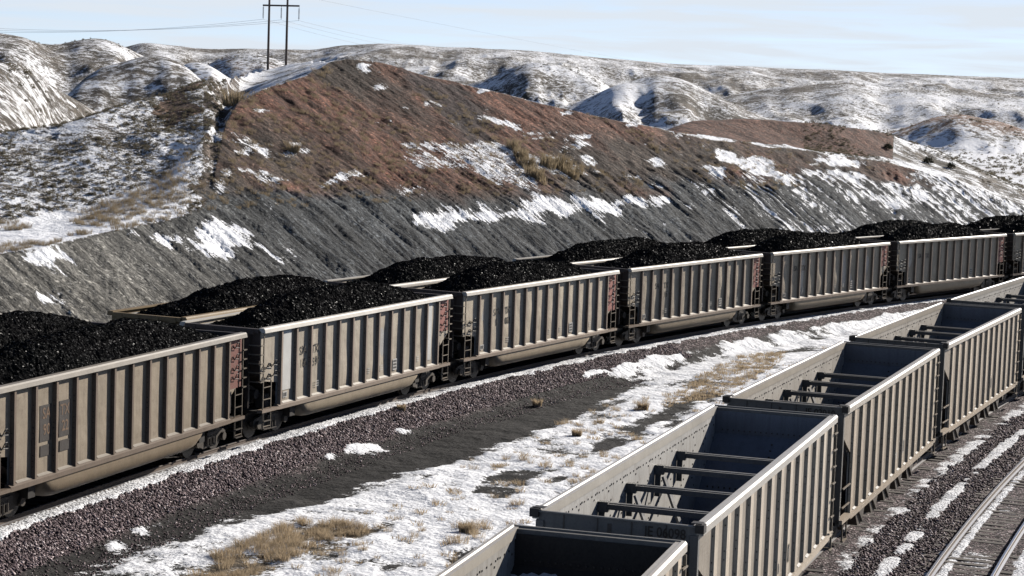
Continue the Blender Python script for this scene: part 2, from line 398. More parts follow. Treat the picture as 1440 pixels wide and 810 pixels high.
    cn = cn + 0.07 * (1 - red) * sstep(52, 70, s)
    pat = fbm(s * 0.30 + n * 0.1, n * 0.9 + s * 0.12, 3, 88)
    cn = cn + 0.08 * sstep(108, 140, s) + 1.1 * np.maximum(pat - 0.56, 0) * (1 + red)
    snow[c] = cn[c]
    for key, wgt in (('S1', 0.62), ('S2', 0.42), ('S3', 0.45), ('S4', 0.75), ('S5', 0.72), ('S6', 0.5), ('S7', 0.6), ('S8', 0.8), ('S9', 0.62), ('S10', 0.65),
                     ('S11', 0.6), ('S12', 0.4), ('S13', 0.42), ('S14', 0.38), ('Rill', 0.42)):
        k = poly_sd(POLY[key], x, y)
        k = sstep(-0.9, 0.7, k + (f1 - 0.5) * 2.2 + (f3 - 0.5) * 0.8)
        snow = np.where(c, np.maximum(snow, k * (wgt + 0.12)), snow)
    # hillside left: edge strip along the bench is bright snow; a red bare patch near its top
    nearnat = near & ~on_cut & ~fl & (n < -9)
    bench = nearnat & (az > 99.1) & (r < np.interp(az, _caz, _cr_[:, 2]) + 1.0)
    snow = np.where(bench, 0.74 + (f1 - 0.5) * 0.5, snow)
    zr = np.interp(az, _fa, _sz[3])
    rp = nearnat & (np.exp(-((az - 99.5) / 0.75) ** 2) * sstep(zr - 2.3, zr - 1.5, z) + (f1 - 0.5) * 1.2 > 0.55)
    soil[rp] = (0.105, 0.066, 0.046); snow = np.where(rp, 0.36, snow)
    shelf = nearnat & (az < 85.8)
    bank = shelf & (r > 0.58 * np.interp(az, _caz, _cr_[:, 1]) + 0.42 * np.interp(az, _caz, _cr_[:, 2]) + (f1 - 0.5) * 2.0) & (r < np.interp(az, _caz, _cr_[:, 3]) + 4) & (az > 79.6)
    snow = np.where(shelf, np.where(az > 80.2, 0.62, 0.52) + (f1 - 0.5) * 0.5, snow)
    snow = np.where(bank, 0.16 + (f1 - 0.5) * 0.3, snow)
    soil[bank] = (0.088, 0.046, 0.033)
    rim = nearnat & (az > 97.8) & (az <= 98.75)
    snow = np.where(rim, 0.42 + (f1 - 0.5) * 0.6, snow); soil[rim] = (0.075, 0.058, 0.046)
    topn = nearnat & (az <= 97.8) & (az >= 85.8)
    snow = np.where(topn, 0.60 + (f1 - 0.5) * 0.55, snow)
    # yard
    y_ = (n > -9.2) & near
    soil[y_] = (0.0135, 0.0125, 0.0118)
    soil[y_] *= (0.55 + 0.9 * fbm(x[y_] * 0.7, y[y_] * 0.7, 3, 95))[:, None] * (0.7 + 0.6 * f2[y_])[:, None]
    dark_bed = y_ & (np.abs(n) < 0.9 + (f3 - 0.5) * 0.2)
    soil[dark_bed] = (0.016, 0.014, 0.013)  # near-black soil along the middle of track A
    fs_ = fbm(s * 0.42, n * 1.5, 3, 93)
    ys = 0.80 + (f1 - 0.5) * 0.75 + (f2 - 0.5) * 0.25 + (fs_ - 0.5) * 0.75
    ys = np.where(n < 7.2, ys - 0.15 * sstep(7.0, 4.0, n) * sstep(56, 46, s), ys)
    def area(key, soft=1.0, jit=2.0):
        return sstep(-soft, soft, poly_sd(POLY[key], x, y) + (f1 - 0.5) * jit + (f3 - 0.5) * 0.6)
    k = area('D1', 0.7, 2.4); ys = ys * (1 - k) + (0.06 + (f1 - 0.5) * 0.3) * k
    for key, wgt in (('P1', 0.85), ('P2', 0.7), ('P3', 0.8), ('P4', 0.85)):
        ys = np.maximum(ys, area(key, 0.9, 2.6) * (wgt - 0.12 + (f1 - 0.5) * 0.5))
    for key, wgt in (('E1', 0.6), ('E2', 0.48), ('E3', 0.5), ('E4', 0.45), ('E5', 0.5)):
        ys = ys - area(key, 0.6, 2.2) * wgt
    lim = 2.75 - 0.75 * sstep(34, 58, s)
    gk = area('G1', 0.8, 2.5); ys = ys - 0.36 * gk; g_ = y_ & (gk > 0.2); soil[g_] = (0.105, 0.082, 0.055)
    bl_a = sstep(lim + 0.25, lim - 0.15, n + (f1 - 0.5) * 1.0)
    bl_c = sstep(-2.6, -2.2, nc) * sstep(OFF_D + 1.9, OFF_D + 1.6, nc)
    ball = np.clip(np.maximum(bl_a * np.where(dark_bed, 0.15, 1), bl_c), 0, 1) * y_
    ysa = 0.06 + (f1 - 0.5) * 0.42 + 0.1 * sstep(2.4, 3.2, n)
    strip = sstep(0.80, 0.92, n) * sstep(1.56, 1.40, n + (f3 - 0.5) * 0.35)
    z = z + np.where(y_, strip * 0.075, 0)
    ysa = np.maximum(ysa, strip * (0.92 - 0.36 * sstep(78, 112, s) + (f1 - 0.5) * 0.6))
    ys = ys * (1 - bl_a) + ysa * bl_a
    q = nc
    ysc = 0.10 + (f1 - 0.5) * 0.40
    def band(a, b, e=0.15):
        return sstep(a - e, a + e, q) * sstep(b + e, b - e, q)
    ysc = np.maximum(ysc, band(1.25, 2.0, 0.3) * (0.52 + (f3 - 0.5) * 0.7 + (f1 - 0.5) * 0.5))
    ysc = np.maximum(ysc, band(2.45, 2.95, 0.2) * (0.67 + (f1 - 0.5) * 0.8 + (f3 - 0.5) * 0.6))
    ysc = np.maximum(ysc, band(OFF_D - 0.66, OFF_D - 0.38, 0.1) * (0.80 + (f3 - 0.5) * 0.5))
    ysc = np.maximum(ysc, band(OFF_D - 1.0, OFF_D - 0.80, 0.08) * (0.52 + (f3 - 0.5) * 0.9))
    ysc = np.maximum(ysc, band(OFF_D - 0.4, OFF_D + 0.6, 0.2) * (0.37 + (f1 - 0.5) * 0.7))
    ysc = np.maximum(ysc, sstep(OFF_D + 0.9, OFF_D + 1.2, q + (f3 - 0.5) * 0.3) * (0.80 + (f1 - 0.5) * 0.5))
    ys = np.where(q > -2.4, ys * (1 - bl_c) + ysc * bl_c, ys)
    ys = np.where(q > OFF_D + 1.7, 0.8 + (f1 - 0.5) * 0.6, ys)
    snow = np.where(y_, ys, snow)
    # snow has a little thickness
    z = z + np.where(y_, 0.05 * sstep(0.45, 0.7, snow), 0.0) * (1 - 0.5 * ball)
    return dict(z=z, s=s, n=n, soil=soil, snow=snow, ball=ball, shrub=shrub, rill=np.where(c, ril, 0.5), cut=c, face=c * (1 - 0.7 * red), far=fl, nc=nc, nat=nearnat, az=az, r=r, bench=bench)

def ground_z(pts):
    pts = np.atleast_2d(np.array(pts, float))
    return terrain_eval(pts[:, 0], pts[:, 1])['z']

# ------------------------------------------------------------------ node helpers
class NT:
    def __init__(self, name):
        self.m = bpy.data.materials.new(name); self.m.use_nodes = True
        self.t = self.m.node_tree; self.t.nodes.clear()
        self.out = self.n('OutputMaterial'); self.b = self.n('BsdfPrincipled')
        self.t.links.new(self.b.outputs[0], self.out.inputs['Surface'])
    def n(self, typ, **kw):
        nd = self.t.nodes.new('ShaderNode' + typ)
        for k, v in kw.items():
            setattr(nd, k, v)
        return nd
    def put(self, sock, v):
        if isinstance(v, bpy.types.NodeSocket):
            self.t.links.new(v, sock)
        else:
            if isinstance(v, (tuple, list)) and len(v) == 3 and sock.type == 'RGBA':
                v = (*v, 1.0)
            sock.default_value = v
    def noise(self, vec, scale, detail=3.0, rough=0.55, dist=0.0):
        nd = self.n('TexNoise'); self.put(nd.inputs['Vector'], vec)
        nd.inputs['Scale'].default_value = scale; nd.inputs['Detail'].default_value = detail
        nd.inputs['Roughness'].default_value = rough; nd.inputs['Distortion'].default_value = dist
        return nd.outputs['Fac']
    def voro(self, vec, scale, out='Distance', feature='F1', rnd=1.0):
        nd = self.n('TexVoronoi', feature=feature); self.put(nd.inputs['Vector'], vec)
        nd.inputs['Scale'].default_value = scale; nd.inputs['Randomness'].default_value = rnd
        return nd.outputs[out]
    def math(self, op, a, b=0.0, c=None, clamp=False):
        nd = self.n('Math', operation=op, use_clamp=clamp); self.put(nd.inputs[0], a); self.put(nd.inputs[1], b)
        if c is not None:
            self.put(nd.inputs[2], c)
        return nd.outputs[0]
    def rng(self, v, a, b, c=0.0, d=1.0, smooth=False):
        nd = self.n('MapRange'); nd.interpolation_type = 'SMOOTHSTEP' if smooth else 'LINEAR'
        self.put(nd.inputs['Value'], v)
        for k, q in zip(('From Min', 'From Max', 'To Min', 'To Max'), (a, b, c, d)):
            self.put(nd.inputs[k], q)
        return nd.outputs['Result']
    def mix(self, f, a, b, op='MIX'):
        nd = self.n('MixRGB', blend_type=op); self.put(nd.inputs['Fac'], f); self.put(nd.inputs['Color1'], a); self.put(nd.inputs['Color2'], b)
        return nd.outputs['Color']
    def ramp(self, f, stops, const=False):
        nd = self.n('ValToRGB'); self.put(nd.inputs['Fac'], f); cr = nd.color_ramp
        if const:
            cr.interpolation = 'CONSTANT'
        while len(cr.elements) > 1:
            cr.elements.remove(cr.elements[-1])
        cr.elements[0].position = stops[0][0]; cr.elements[0].color = (*stops[0][1], 1)
        for p, c in stops[1:]:
            e = cr.elements.new(p); e.color = (*c, 1)
        return nd.outputs['Color']
    def mapping(self, vec, scale=(1, 1, 1), loc=(0, 0, 0)):
        nd = self.n('Mapping'); self.put(nd.inputs['Vector'], vec)
        nd.inputs['Scale'].default_value = scale; nd.inputs['Location'].default_value = loc
        return nd.outputs['Vector']
    def coord(self, which='Object'):
        return self.n('TexCoord').outputs[which]
    def attr(self, name, out='Fac'):
        nd = self.n('Attribute'); nd.attribute_name = name
        return nd.outputs[out]
    def bump(self, h, strength=0.5, dist=0.05, normal=None):
        nd = self.n('Bump'); self.put(nd.inputs['Height'], h); nd.inputs['Strength'].default_value = strength; nd.inputs['Distance'].default_value = dist
        if normal is not None:
            self.put(nd.inputs['Normal'], normal)
        return nd.outputs['Normal']
    def fin(self, color=None, rough=None, normal=None, metal=None, spec=None):
        for k, v in (('Base Color', color), ('Roughness', rough), ('Normal', normal), ('Metallic', metal), ('Specular IOR Level', spec)):
            if v is not None:
                self.put(self.b.inputs[k], v)
        return self.m

def ground_material():
    M = NT('ground_snow_and_soil')
    P = M.coord('Object')
    soil = M.attr('soil', 'Color'); sb = M.attr('snow'); ba = M.attr('ballast'); shr = M.attr('shrub'); wet = M.attr('farness')
    tk = M.attr('rail_coord', 'Vector')
    n_f = M.noise(P, 9.0, 4, 0.65); n_c = M.noise(M.mapping(P, (0.65, 1.35, 1.35)), 1.6, 4, 0.6); n_g = M.noise(P, 45.0, 2, 0.6)
    # bare ground with grit
    gl = M.math('MULTIPLY', M.rng(n_f, 0.25, 0.75, 0.45, 1.6), M.rng(n_g, 0.3, 0.7, 0.6, 1.45))
    far_g = M.noise(P, 0.35, 5, 0.65)
    gl = M.math('MULTIPLY', gl, M.rng(far_g, 0.3, 0.7, 0.7, 1.3))
    streak = M.noise(M.mapping(tk, (4.6, 0.22, 1)), 1.0, 4, 0.62)
    cutw = M.attr('cutface')
    gl = M.math('MULTIPLY', gl, M.rng(streak, 0.3, 0.7, 0.42, 1.75))
    peb = M.n('SeparateColor'); M.put(peb.inputs[0], M.voro(P, 7.0, 'Color'))
    gl = M.math('MULTIPLY', gl, M.ramp(peb.outputs[0], [(0, (0.55,) * 3), (0.5, (0.9,) * 3), (0.9, (1.25,) * 3), (0.97, (2.3,) * 3)]))
    bare = M.mix(1.0, soil, gl, 'MULTIPLY')
    # far shrubs as dark specks in the soil mask
    sv = M.voro(P, 0.55); sv2 = M.voro(P, 0.16)
    speck = M.math('MAXIMUM', M.rng(M.math('SUBTRACT', sv, M.math('MULTIPLY', shr, 0.42)), 0.0, 0.1, 1, 0), M.rng(M.math('SUBTRACT', sv2, M.math('MULTIPLY', shr, 0.30)), 0.0, 0.08, 1, 0))
    speck = M.math('MULTIPLY', speck, M.rng(shr, 0.05, 0.2, 0, 1))
    speck = M.math('MULTIPLY', speck, M.rng(M.noise(P, 0.04, 3), 0.42, 0.6, 0.0, 1.0))
    bare = M.mix(speck, bare, (0.050, 0.047, 0.036))
    # railway ballast: broken stones, each its own tone
    vc = M.voro(P, 15.0, 'Color'); vd = M.voro(P, 15.0, 'Distance')
    sep = M.n('SeparateColor'); M.put(sep.inputs[0], vc)
    stone = M.ramp(sep.outputs[0], [(0.0, (0.026, 0.021, 0.022)), (0.40, (0.060, 0.043, 0.045)), (0.66, (0.125, 0.090, 0.092)), (0.84, (0.30, 0.225, 0.23)), (1.0, (0.62, 0.55, 0.54))])
    stone = M.mix(1.0, stone, M.rng(vd, 0.25, 0.75, 1.15, 0.35), 'MULTIPLY')
    base = M.mix(ba, bare, stone)
    # snow, its edge broken by noise
    edge = M.math('ADD', M.math('MULTIPLY', M.math('SUBTRACT', n_c, 0.5), 0.60), M.math('MULTIPLY', M.math('SUBTRACT', n_f, 0.5), 0.75))
    edge = M.math('ADD', edge, M.math('MULTIPLY', M.math('SUBTRACT', streak, 0.5), M.math('ADD', 0.3, M.math('MULTIPLY', cutw, 0.85))))
    edge = M.math('ADD', edge, M.math('MULTIPLY', M.math('SUBTRACT', M.math('ADD', M.math('MULTIPLY', far_g, 0.5), M.math('ADD', M.math('MULTIPLY', M.noise(P, 1.1, 3, 0.7), 0.25), M.math('MULTIPLY', M.noise(P, 0.13, 4, 0.7), 0.25))), 0.5), M.math('MULTIPLY', wet, 2.0)))
    sm = M.rng(M.math('ADD', sb, edge), 0.47, 0.56, 0, 1, True)
    sm = M.math('MULTIPLY', sm, M.math('SUBTRACT', 1.0, speck))
    sm = M.math('MULTIPLY', sm, M.rng(M.math('MULTIPLY', vd, ba), 0.5, 0.65, 1.0, 0.55))
    sn_col = M.mix(M.rng(n_f, 0.3, 0.7), (0.80, 0.82, 0.86), (0.88, 0.885, 0.90))
    col = M.mix(sm, base, sn_col)
    h = M.math('ADD', M.math('MULTIPLY', n_f, 0.6), M.math('MULTIPLY', n_g, 0.25))
    h = M.math('ADD', h, M.math('MULTIPLY', streak, M.math('ADD', 0.3, M.math('MULTIPLY', cutw, 0.9))))
    h = M.math('ADD', h, M.math('MULTIPLY', M.math('MULTIPLY', M.math('SUBTRACT', 0.8, vd), ba), M.math('SUBTRACT', 1.3, sm)))
    h = M.math('ADD', h, M.math('MULTIPLY', sm, M.math('ADD', 0.35, M.math('MULTIPLY', n_c, 0.8))))
    nrm = M.bump(h, 0.75, 0.085)
    nrm = M.bump(far_g, 0.5, 1.1, nrm)
    return M.fin(col, M.rng(sm, 0, 1, 0.92, 0.75), nrm, spec=0.25)

def build_terrain():
    az_in = np.arange(75.4, 105.0, 0.040)
    az_r = 75.4 - np.cumsum(np.geomspace(0.06, 2.4, 52)); az_l = 105.0 + np.cumsum(np.geomspace(0.06, 2.4, 52))
    az = np.r_[az_r[::-1], az_in, az_l]
    rr = np.r_[np.arange(12, 44, 0.8), np.arange(44, 92, 0.20), np.arange(92, 150, 0.17), np.arange(150, 200, 0.4),
               np.geomspace(200, 700, 190), np.geomspace(705, 2700, 210), np.geomspace(2750, 9000, 20)]
    A, Rr = np.meshgrid(np.radians(az), rr)
    x = (Rr * np.cos(A)).ravel(); y = (Rr * np.sin(A)).ravel()
    T = terrain_eval(x, y)
    nr, na = len(rr), len(az)
    co = np.empty((nr * na, 3), np.float32); co[:, 0] = x; co[:, 1] = y; co[:, 2] = T['z']
    i = np.arange(nr * na, dtype=np.int32).reshape(nr, na)
    q = np.stack([i[:-1, 1:], i[:-1, :-1], i[1:, :-1], i[1:, 1:]], -1).reshape(-1, 4)[:, ::-1]
    me = bpy.data.meshes.new('terrain')
    me.vertices.add(len(co)); me.vertices.foreach_set('co', co.ravel())
    me.loops.add(q.size); me.loops.foreach_set('vertex_index', q.ravel().astype(np.int32))
    me.polygons.add(len(q)); me.polygons.foreach_set('loop_start', np.arange(0, q.size, 4, dtype=np.int32))
    me.polygons.foreach_set('use_smooth', np.ones(len(q), bool))
    me.update(calc_edges=True)
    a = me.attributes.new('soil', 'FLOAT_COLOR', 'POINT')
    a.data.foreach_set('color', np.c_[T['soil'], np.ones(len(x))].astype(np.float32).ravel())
    for nm, key in (('snow', 'snow'), ('ballast', 'ball'), ('shrub', 'shrub')):
        a = me.attributes.new(nm, 'FLOAT', 'POINT'); a.data.foreach_set('value', T[key].astype(np.float32))
    a = me.attributes.new('cutface', 'FLOAT', 'POINT'); a.data.foreach_set('value', T['face'].astype(np.float32))
    a = me.attributes.new('farness', 'FLOAT', 'POINT'); a.data.foreach_set('value', T['far'].astype(np.float32))
    a = me.attributes.new('rail_coord', 'FLOAT_VECTOR', 'POINT')
    tk = np.zeros((len(x), 3), np.float32); tk[:, 0] = np.where(T['cut'], T['s'], T['s'] * 0.3); tk[:, 1] = np.where(T['cut'], T['n'], T['n'] * 5)
    tk[T['far']] = tk[T['far']] * 0.05
    a.data.foreach_set('vector', tk.ravel())
    o = bpy.data.objects.new('terrain', me); COL.objects.link(o)
    o['kind'] = 'structure'
    o['label'] = 'snow-dusted ground of the rail yard rising to a cut clay hillside'
    me.materials.append(ground_material())
    return o
build_terrain()

# ------------------------------------------------------------------ mesh building
class MB:
    def __init__(self):
        self.v = []; self.f = []; self.mi = []; self.cur = 0
    def mat(self, i):
        self.cur = i; return self
    def add(self, vs, fs):
        o = len(self.v); self.v += [tuple(p) for p in vs]
        for f in fs:
            self.f.append(tuple(o + k for k in f)); self.mi.append(self.cur)
        return self
    def box(self, x0, x1, y0, y1, z0, z1):
        return self.add([(x0, y0, z0), (x1, y0, z0), (x1, y1, z0), (x0, y1, z0), (x0, y0, z1), (x1, y0, z1), (x1, y1, z1), (x0, y1, z1)],
                        [(0, 3, 2, 1), (4, 5, 6, 7), (0, 1, 5, 4), (1, 2, 6, 5), (2, 3, 7, 6), (3, 0, 4, 7)])
    def prism(self, prof, axis, a, b):
        """extrude a 2-D outline along an axis; outline coordinates are the two other axes in order"""
        def P(u, w, t):
            return {'x': (t, u, w), 'y': (u, t, w), 'z': (u, w, t)}[axis]
        n = len(prof)
        vs = [P(u, w, a) for u, w in prof] + [P(u, w, b) for u, w in prof]
        fs = [(i, (i + 1) % n, n + (i + 1) % n, n + i) for i in range(n)] + [tuple(range(n))[::-1], tuple(range(n, 2 * n))]
        return self.add(vs, fs)
    def beam(self, p, q, w, h, up=(0, 0, 1)):
        p = Vector(p); q = Vector(q); d = (q - p).normalized(); u = Vector(up)
        s = d.cross(u)
        if s.length < 1e-4:
            s = d.cross(Vector((1, 0, 0)))
        s.normalize(); u = s.cross(d).normalized()
        vs = []
        for e in (p, q):
            for a, b in ((-1, -1), (1, -1), (1, 1), (-1, 1)):
                vs.append(e + s * (a * w / 2) + u * (b * h / 2))
        return self.add(vs, [(0, 1, 2, 3), (7, 6, 5, 4), (0, 4, 5, 1), (1, 5, 6, 2), (2, 6, 7, 3), (3, 7, 4, 0)])
    def tube(self, pts, r, n=6):
        pts = [Vector(p) for p in pts]; rings = []
        for i, p in enumerate(pts):
            d = (pts[min(i + 1, len(pts) - 1)] - pts[max(i - 1, 0)]).normalized()
            s = d.cross(Vector((0, 0, 1)))
            if s.length < 1e-3:
                s = d.cross(Vector((1, 0, 0)))
            s.normalize(); u = s.cross(d)
            rings.append([p + (s * math.cos(2 * math.pi * k / n) + u * math.sin(2 * math.pi * k / n)) * (r if not isinstance(r, (list, tuple)) else r[i]) for k in range(n)])
        vs = [v for rg in rings for v in rg]; fs = []
        for i in range(len(pts) - 1):
            for k in range(n):
                fs.append((i * n + k, i * n + (k + 1) % n, (i + 1) * n + (k + 1) % n, (i + 1) * n + k))
        fs.append(tuple(range(n))[::-1]); fs.append(tuple(range((len(pts) - 1) * n, len(pts) * n)))
        return self.add(vs, fs)
    def disc(self, c, r, w, axis='y', n=20):
        """solid wheel-like disc"""
        prof = [(c[0] + r * math.cos(2 * math.pi * k / n), c[2] + r * math.sin(2 * math.pi * k / n)) for k in range(n)]
        return self.prism(prof, 'y', c[1] - w / 2, c[1] + w / 2)
    def mesh(self, name, mats, smooth=False):
        me = bpy.data.meshes.new(name); me.from_pydata([tuple(p) for p in self.v], [], self.f)
        for m in (mats if isinstance(mats, (list, tuple)) else [mats]):
            me.materials.append(m)
        if len(set(self.mi)) > 1:
            me.polygons.foreach_set('material_index', self.mi)
        if smooth:
            me.polygons.foreach_set('use_smooth', [True] * len(me.polygons))
        me.update(); return me
    def obj(self, name, mats, parent=None, smooth=False):
        return link(name, self.mesh(name, mats, smooth), parent)

def link(name, me, parent=None, loc=None):
    o = bpy.data.objects.new(name, me); COL.objects.link(o)
    if parent is not None:
        o.parent = parent
    if loc is not None:
        o.location = loc
    return o

def root(name, label=None, cat=None, group=None):
    o = bpy.data.objects.new(name, None); COL.objects.link(o); o.empty_display_size = 0.3
    tag(o, label, cat, group); return o

def tag(o, label=None, cat=None, group=None, kind=None):
    for k, v in (('label', label), ('category', cat), ('group', group), ('kind', kind)):
        if v:
            o[k] = v
    return o

def dup(o, parent=None):
    c = o.copy(); COL.objects.link(c)
    if parent is not None:
        c.parent = parent
    for ch in list(o.children):
        dup(ch, c)
    return c

# ------------------------------------------------------------------ paint
def car_paint(name, base, dark, grime=0.5, rough=0.55, streak=0.5, bump=0.15, dust=(0.29, 0.24, 0.185), rust=0.0, vary=0.25, metal=0.0, spec=0.35):
    M = NT(name)
    P = M.coord('Object')
    rnd = M.n('ObjectInfo').outputs['Random']
    off = M.n('CombineXYZ'); M.put(off.inputs[0], M.math('MULTIPLY', rnd, 37.0)); M.put(off.inputs[1], M.math('MULTIPLY', rnd, 11.0))
    va = M.n('VectorMath', operation='ADD'); M.put(va.inputs[0], P); M.put(va.inputs[1], off.outputs[0]); V = va.outputs[0]
    n1 = M.noise(V, 0.9, 5, 0.6); n2 = M.noise(M.mapping(V, (7.0, 7.0, 0.55)), 1.0, 4, 0.6); n3 = M.noise(V, 22.0, 3, 0.6)
    col = M.mix(M.rng(n1, 0.35, 0.7), base, tuple(0.82 * c for c in base))
    col = M.mix(M.math('MULTIPLY', M.rng(n2, 0.48, 0.75), streak), col, dark)
    col = M.mix(M.math('MULTIPLY', M.rng(n3, 0.50, 0.72), grime * 0.6), col, dark)
    sx = M.n('SeparateXYZ'); M.put(sx.inputs[0], P)
    low = M.rng(M.math('ADD', sx.outputs[2], M.math('MULTIPLY', n1, 1.2)), 1.1, 2.3, 1.0, 0.0)
    col = M.mix(M.math('MULTIPLY', low, 0.45), col, dust)
    if rust > 0:
        col = M.mix(M.math('MULTIPLY', M.rng(M.noise(V, 3.1, 6, 0.7), 0.56, 0.68), rust), col, (0.085, 0.040, 0.024))
    col = M.mix(1.0, col, M.rng(rnd, 0, 1, 1 - vary * 0.6, 1 + vary * 0.3), 'MULTIPLY')
    col = M.mix(1.0, col, M.n('ObjectInfo').outputs['Color'], 'MULTIPLY')      # each car's own share of dust
    h = M.math('ADD', M.math('MULTIPLY', M.noise(V, 1.3, 2), 1.0), M.math('MULTIPLY', n3, 0.06))
    return M.fin(col, M.rng(n3, 0.3, 0.7, rough - 0.1, rough + 0.12), M.bump(h, bump, 0.12), metal, spec)

M_TAN = car_paint('tan_paint', (0.560, 0.485, 0.380), (0.21, 0.17, 0.13), 0.45, streak=0.4, bump=0.35, rust=0.25)
M_RIB = car_paint('brown_rib_paint', (0.330, 0.255, 0.200), (0.12, 0.095, 0.075), 0.5, streak=0.4)
M_CHORD = car_paint('pale_chord_paint', (0.60, 0.56, 0.49), (0.28, 0.23, 0.18), 0.4, streak=0.1, rough=0.45)
M_END = car_paint('brown_end_paint', (0.085, 0.066, 0.055), (0.035, 0.03, 0.027), 0.5, dust=(0.07, 0.06, 0.05))
M_RED = car_paint('faded_red_paint', (0.36, 0.135, 0.11), (0.24, 0.17, 0.13), 0.6, streak=0.6)
M_WHITE = car_paint('white_patch_paint', (0.64, 0.63, 0.60), (0.40, 0.37, 0.33), 0.3, streak=0.3)
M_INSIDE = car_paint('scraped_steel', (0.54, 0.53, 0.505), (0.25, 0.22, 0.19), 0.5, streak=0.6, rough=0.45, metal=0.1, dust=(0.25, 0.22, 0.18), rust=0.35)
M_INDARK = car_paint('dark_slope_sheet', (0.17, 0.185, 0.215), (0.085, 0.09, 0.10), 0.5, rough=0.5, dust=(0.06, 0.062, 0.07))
M_TUB = car_paint('tub_paint', (0.50, 0.41, 0.29), (0.12, 0.10, 0.08), 0.45, streak=0.25, bump=0.2)
M_BLACK = car_paint('sooty_iron', (0.035, 0.031, 0.028), (0.014, 0.013, 0.012), 0.6, rough=0.65, dust=(0.045, 0.038, 0.03))
M_IRON = car_paint('worn_iron', (0.10, 0.085, 0.07), (0.035, 0.03, 0.026), 0.6, rough=0.6, dust=(0.08, 0.065, 0.05))
M_STILE = car_paint('pale_ladder_paint', (0.26, 0.22, 0.17), (0.12, 0.10, 0.08), 0.3)
M_HTAN = car_paint('hopper_tan_paint', (0.60, 0.515, 0.41), (0.20, 0.165, 0.13), 0.45, streak=0.5, bump=0.2)
M_HPANEL = car_paint('hopper_panel_shaded', (0.31, 0.265, 0.21), (0.12, 0.10, 0.08), 0.5, streak=0.5, bump=0.25)  # panel paint darkened so its colour carries shading between the ribs
M_HCHORD = car_paint('hopper_chord_paint', (0.47, 0.44, 0.39), (0.24, 0.21, 0.17), 0.4, streak=0.15, rough=0.4)
M_HEND = car_paint('hopper_end_paint', (0.165, 0.160, 0.150), (0.07, 0.068, 0.062), 0.5, streak=0.4, dust=(0.10, 0.09, 0.08))
M_YELLOW = car_paint('ochre_paint', (0.25, 0.175, 0.085), (0.11, 0.08, 0.05), 0.5, streak=0.4)
M_RIVET = car_paint('rivet_iron', (0.075, 0.068, 0.06), (0.03, 0.03, 0.03), 0.2)
M_WHEEL = car_paint('wheel_steel', (0.06, 0.05, 0.043), (0.025, 0.022, 0.02), 0.4, rough=0.5, dust=(0.05, 0.04, 0.03))
M_INK = car_paint('black_stencil_paint', (0.028, 0.025, 0.023), (0.04, 0.035, 0.03), 0.2, streak=0.1, bump=0.0, dust=(0.04, 0.035, 0.03))
M_INKPALE = car_paint('faded_stencil_paint', (0.36, 0.235, 0.15), (0.25, 0.17, 0.12), 0.3, dust=(0.22, 0.15, 0.10))
M_PATCH = car_paint('dark_stencil_patch', (0.085, 0.074, 0.068), (0.08, 0.07, 0.06), 0.3, dust=(0.13, 0.11, 0.09))
M_SNOWY = car_paint('frosted_steel', (0.62, 0.66, 0.72), (0.28, 0.30, 0.35), 0.3, dust=(0.4, 0.42, 0.46))

def coal_material():
    M = NT('coal')
    P = M.coord('Object')
    rnd = M.n('ObjectInfo').outputs['Random']
    cx = M.n('CombineXYZ'); M.put(cx.inputs[0], M.math('MULTIPLY', rnd, 19.0))
    va = M.n('VectorMath', operation='ADD'); M.put(va.inputs[0], P); M.put(va.inputs[1], cx.outputs[0]); V = va.outputs[0]
    vc = M.voro(V, 24.0, 'Color'); vd = M.voro(V, 24.0)
    sep = M.n('SeparateColor'); M.put(sep.inputs[0], vc)
    col = M.ramp(sep.outputs[1], [(0, (0.005, 0.0053, 0.0057)), (0.7, (0.0095, 0.0097, 0.010)), (0.93, (0.019, 0.019, 0.019)), (1.0, (0.05, 0.05, 0.05))])
    col = M.mix(1.0, col, M.rng(vd, 0.2, 0.7, 1.1, 0.4), 'MULTIPLY')
    rgh = M.rng(sep.outputs[2], 0, 0.12, 0.40, 0.95)
    # facets: every lump tilts its own way
    geo = M.n('NewGeometry').outputs['Normal']
    sub = M.n('VectorMath', operation='SUBTRACT'); M.put(sub.inputs[0], vc); sub.inputs[1].default_value = (0.5, 0.5, 0.5)
    sc = M.n('VectorMath', operation='SCALE'); M.put(sc.inputs[0], sub.outputs[0]); sc.inputs['Scale'].default_value = 0.9
    ad = M.n('VectorMath', operation='ADD'); M.put(ad.inputs[0], geo); M.put(ad.inputs[1], sc.outputs[0])
    nm = M.n('VectorMath', operation='NORMALIZE'); M.put(nm.inputs[0], ad.outputs[0])
    return M.fin(col, rgh, nm.outputs[0], spec=M.rng(sep.outputs[2], 0.0, 0.08, 0.20, 0.0))
M_COAL = coal_material()

# ------------------------------------------------------------------ lettering
_fontcache = {}
def text_mesh(txt, size, mat, squeeze=0.85):
    key = (txt, size, mat.name)
    if key in _fontcache:
        return _fontcache[key]
    cu = bpy.data.curves.new('lettering', 'FONT'); cu.body = txt; cu.size = size; cu.extrude = 0.002; cu.offset = size * 0.012
    cu.align_x = 'CENTER'; cu.align_y = 'CENTER'; cu.resolution_u = 3
    tmp = bpy.data.objects.new('lettering', cu); COL.objects.link(tmp)
    me = bpy.data.meshes.new_from_object(tmp.evaluated_get(bpy.context.evaluated_depsgraph_get()))
    bpy.data.objects.remove(tmp); bpy.data.curves.remove(cu)
    me.name = 'lettering'; me.materials.clear(); me.materials.append(mat)
    for v in me.vertices:
        v.co.x *= squeeze
    _fontcache[key] = me
    return me

def letter(txt, size, mat, parent, x, y, z, face='side'):
    o = link('lettering', text_mesh(txt, size, mat), parent, (x, y, z))
    o.rotation_euler = (math.pi / 2, 0, 0) if face == 'side' else (math.pi / 2, 0, -math.pi / 2)
    return o

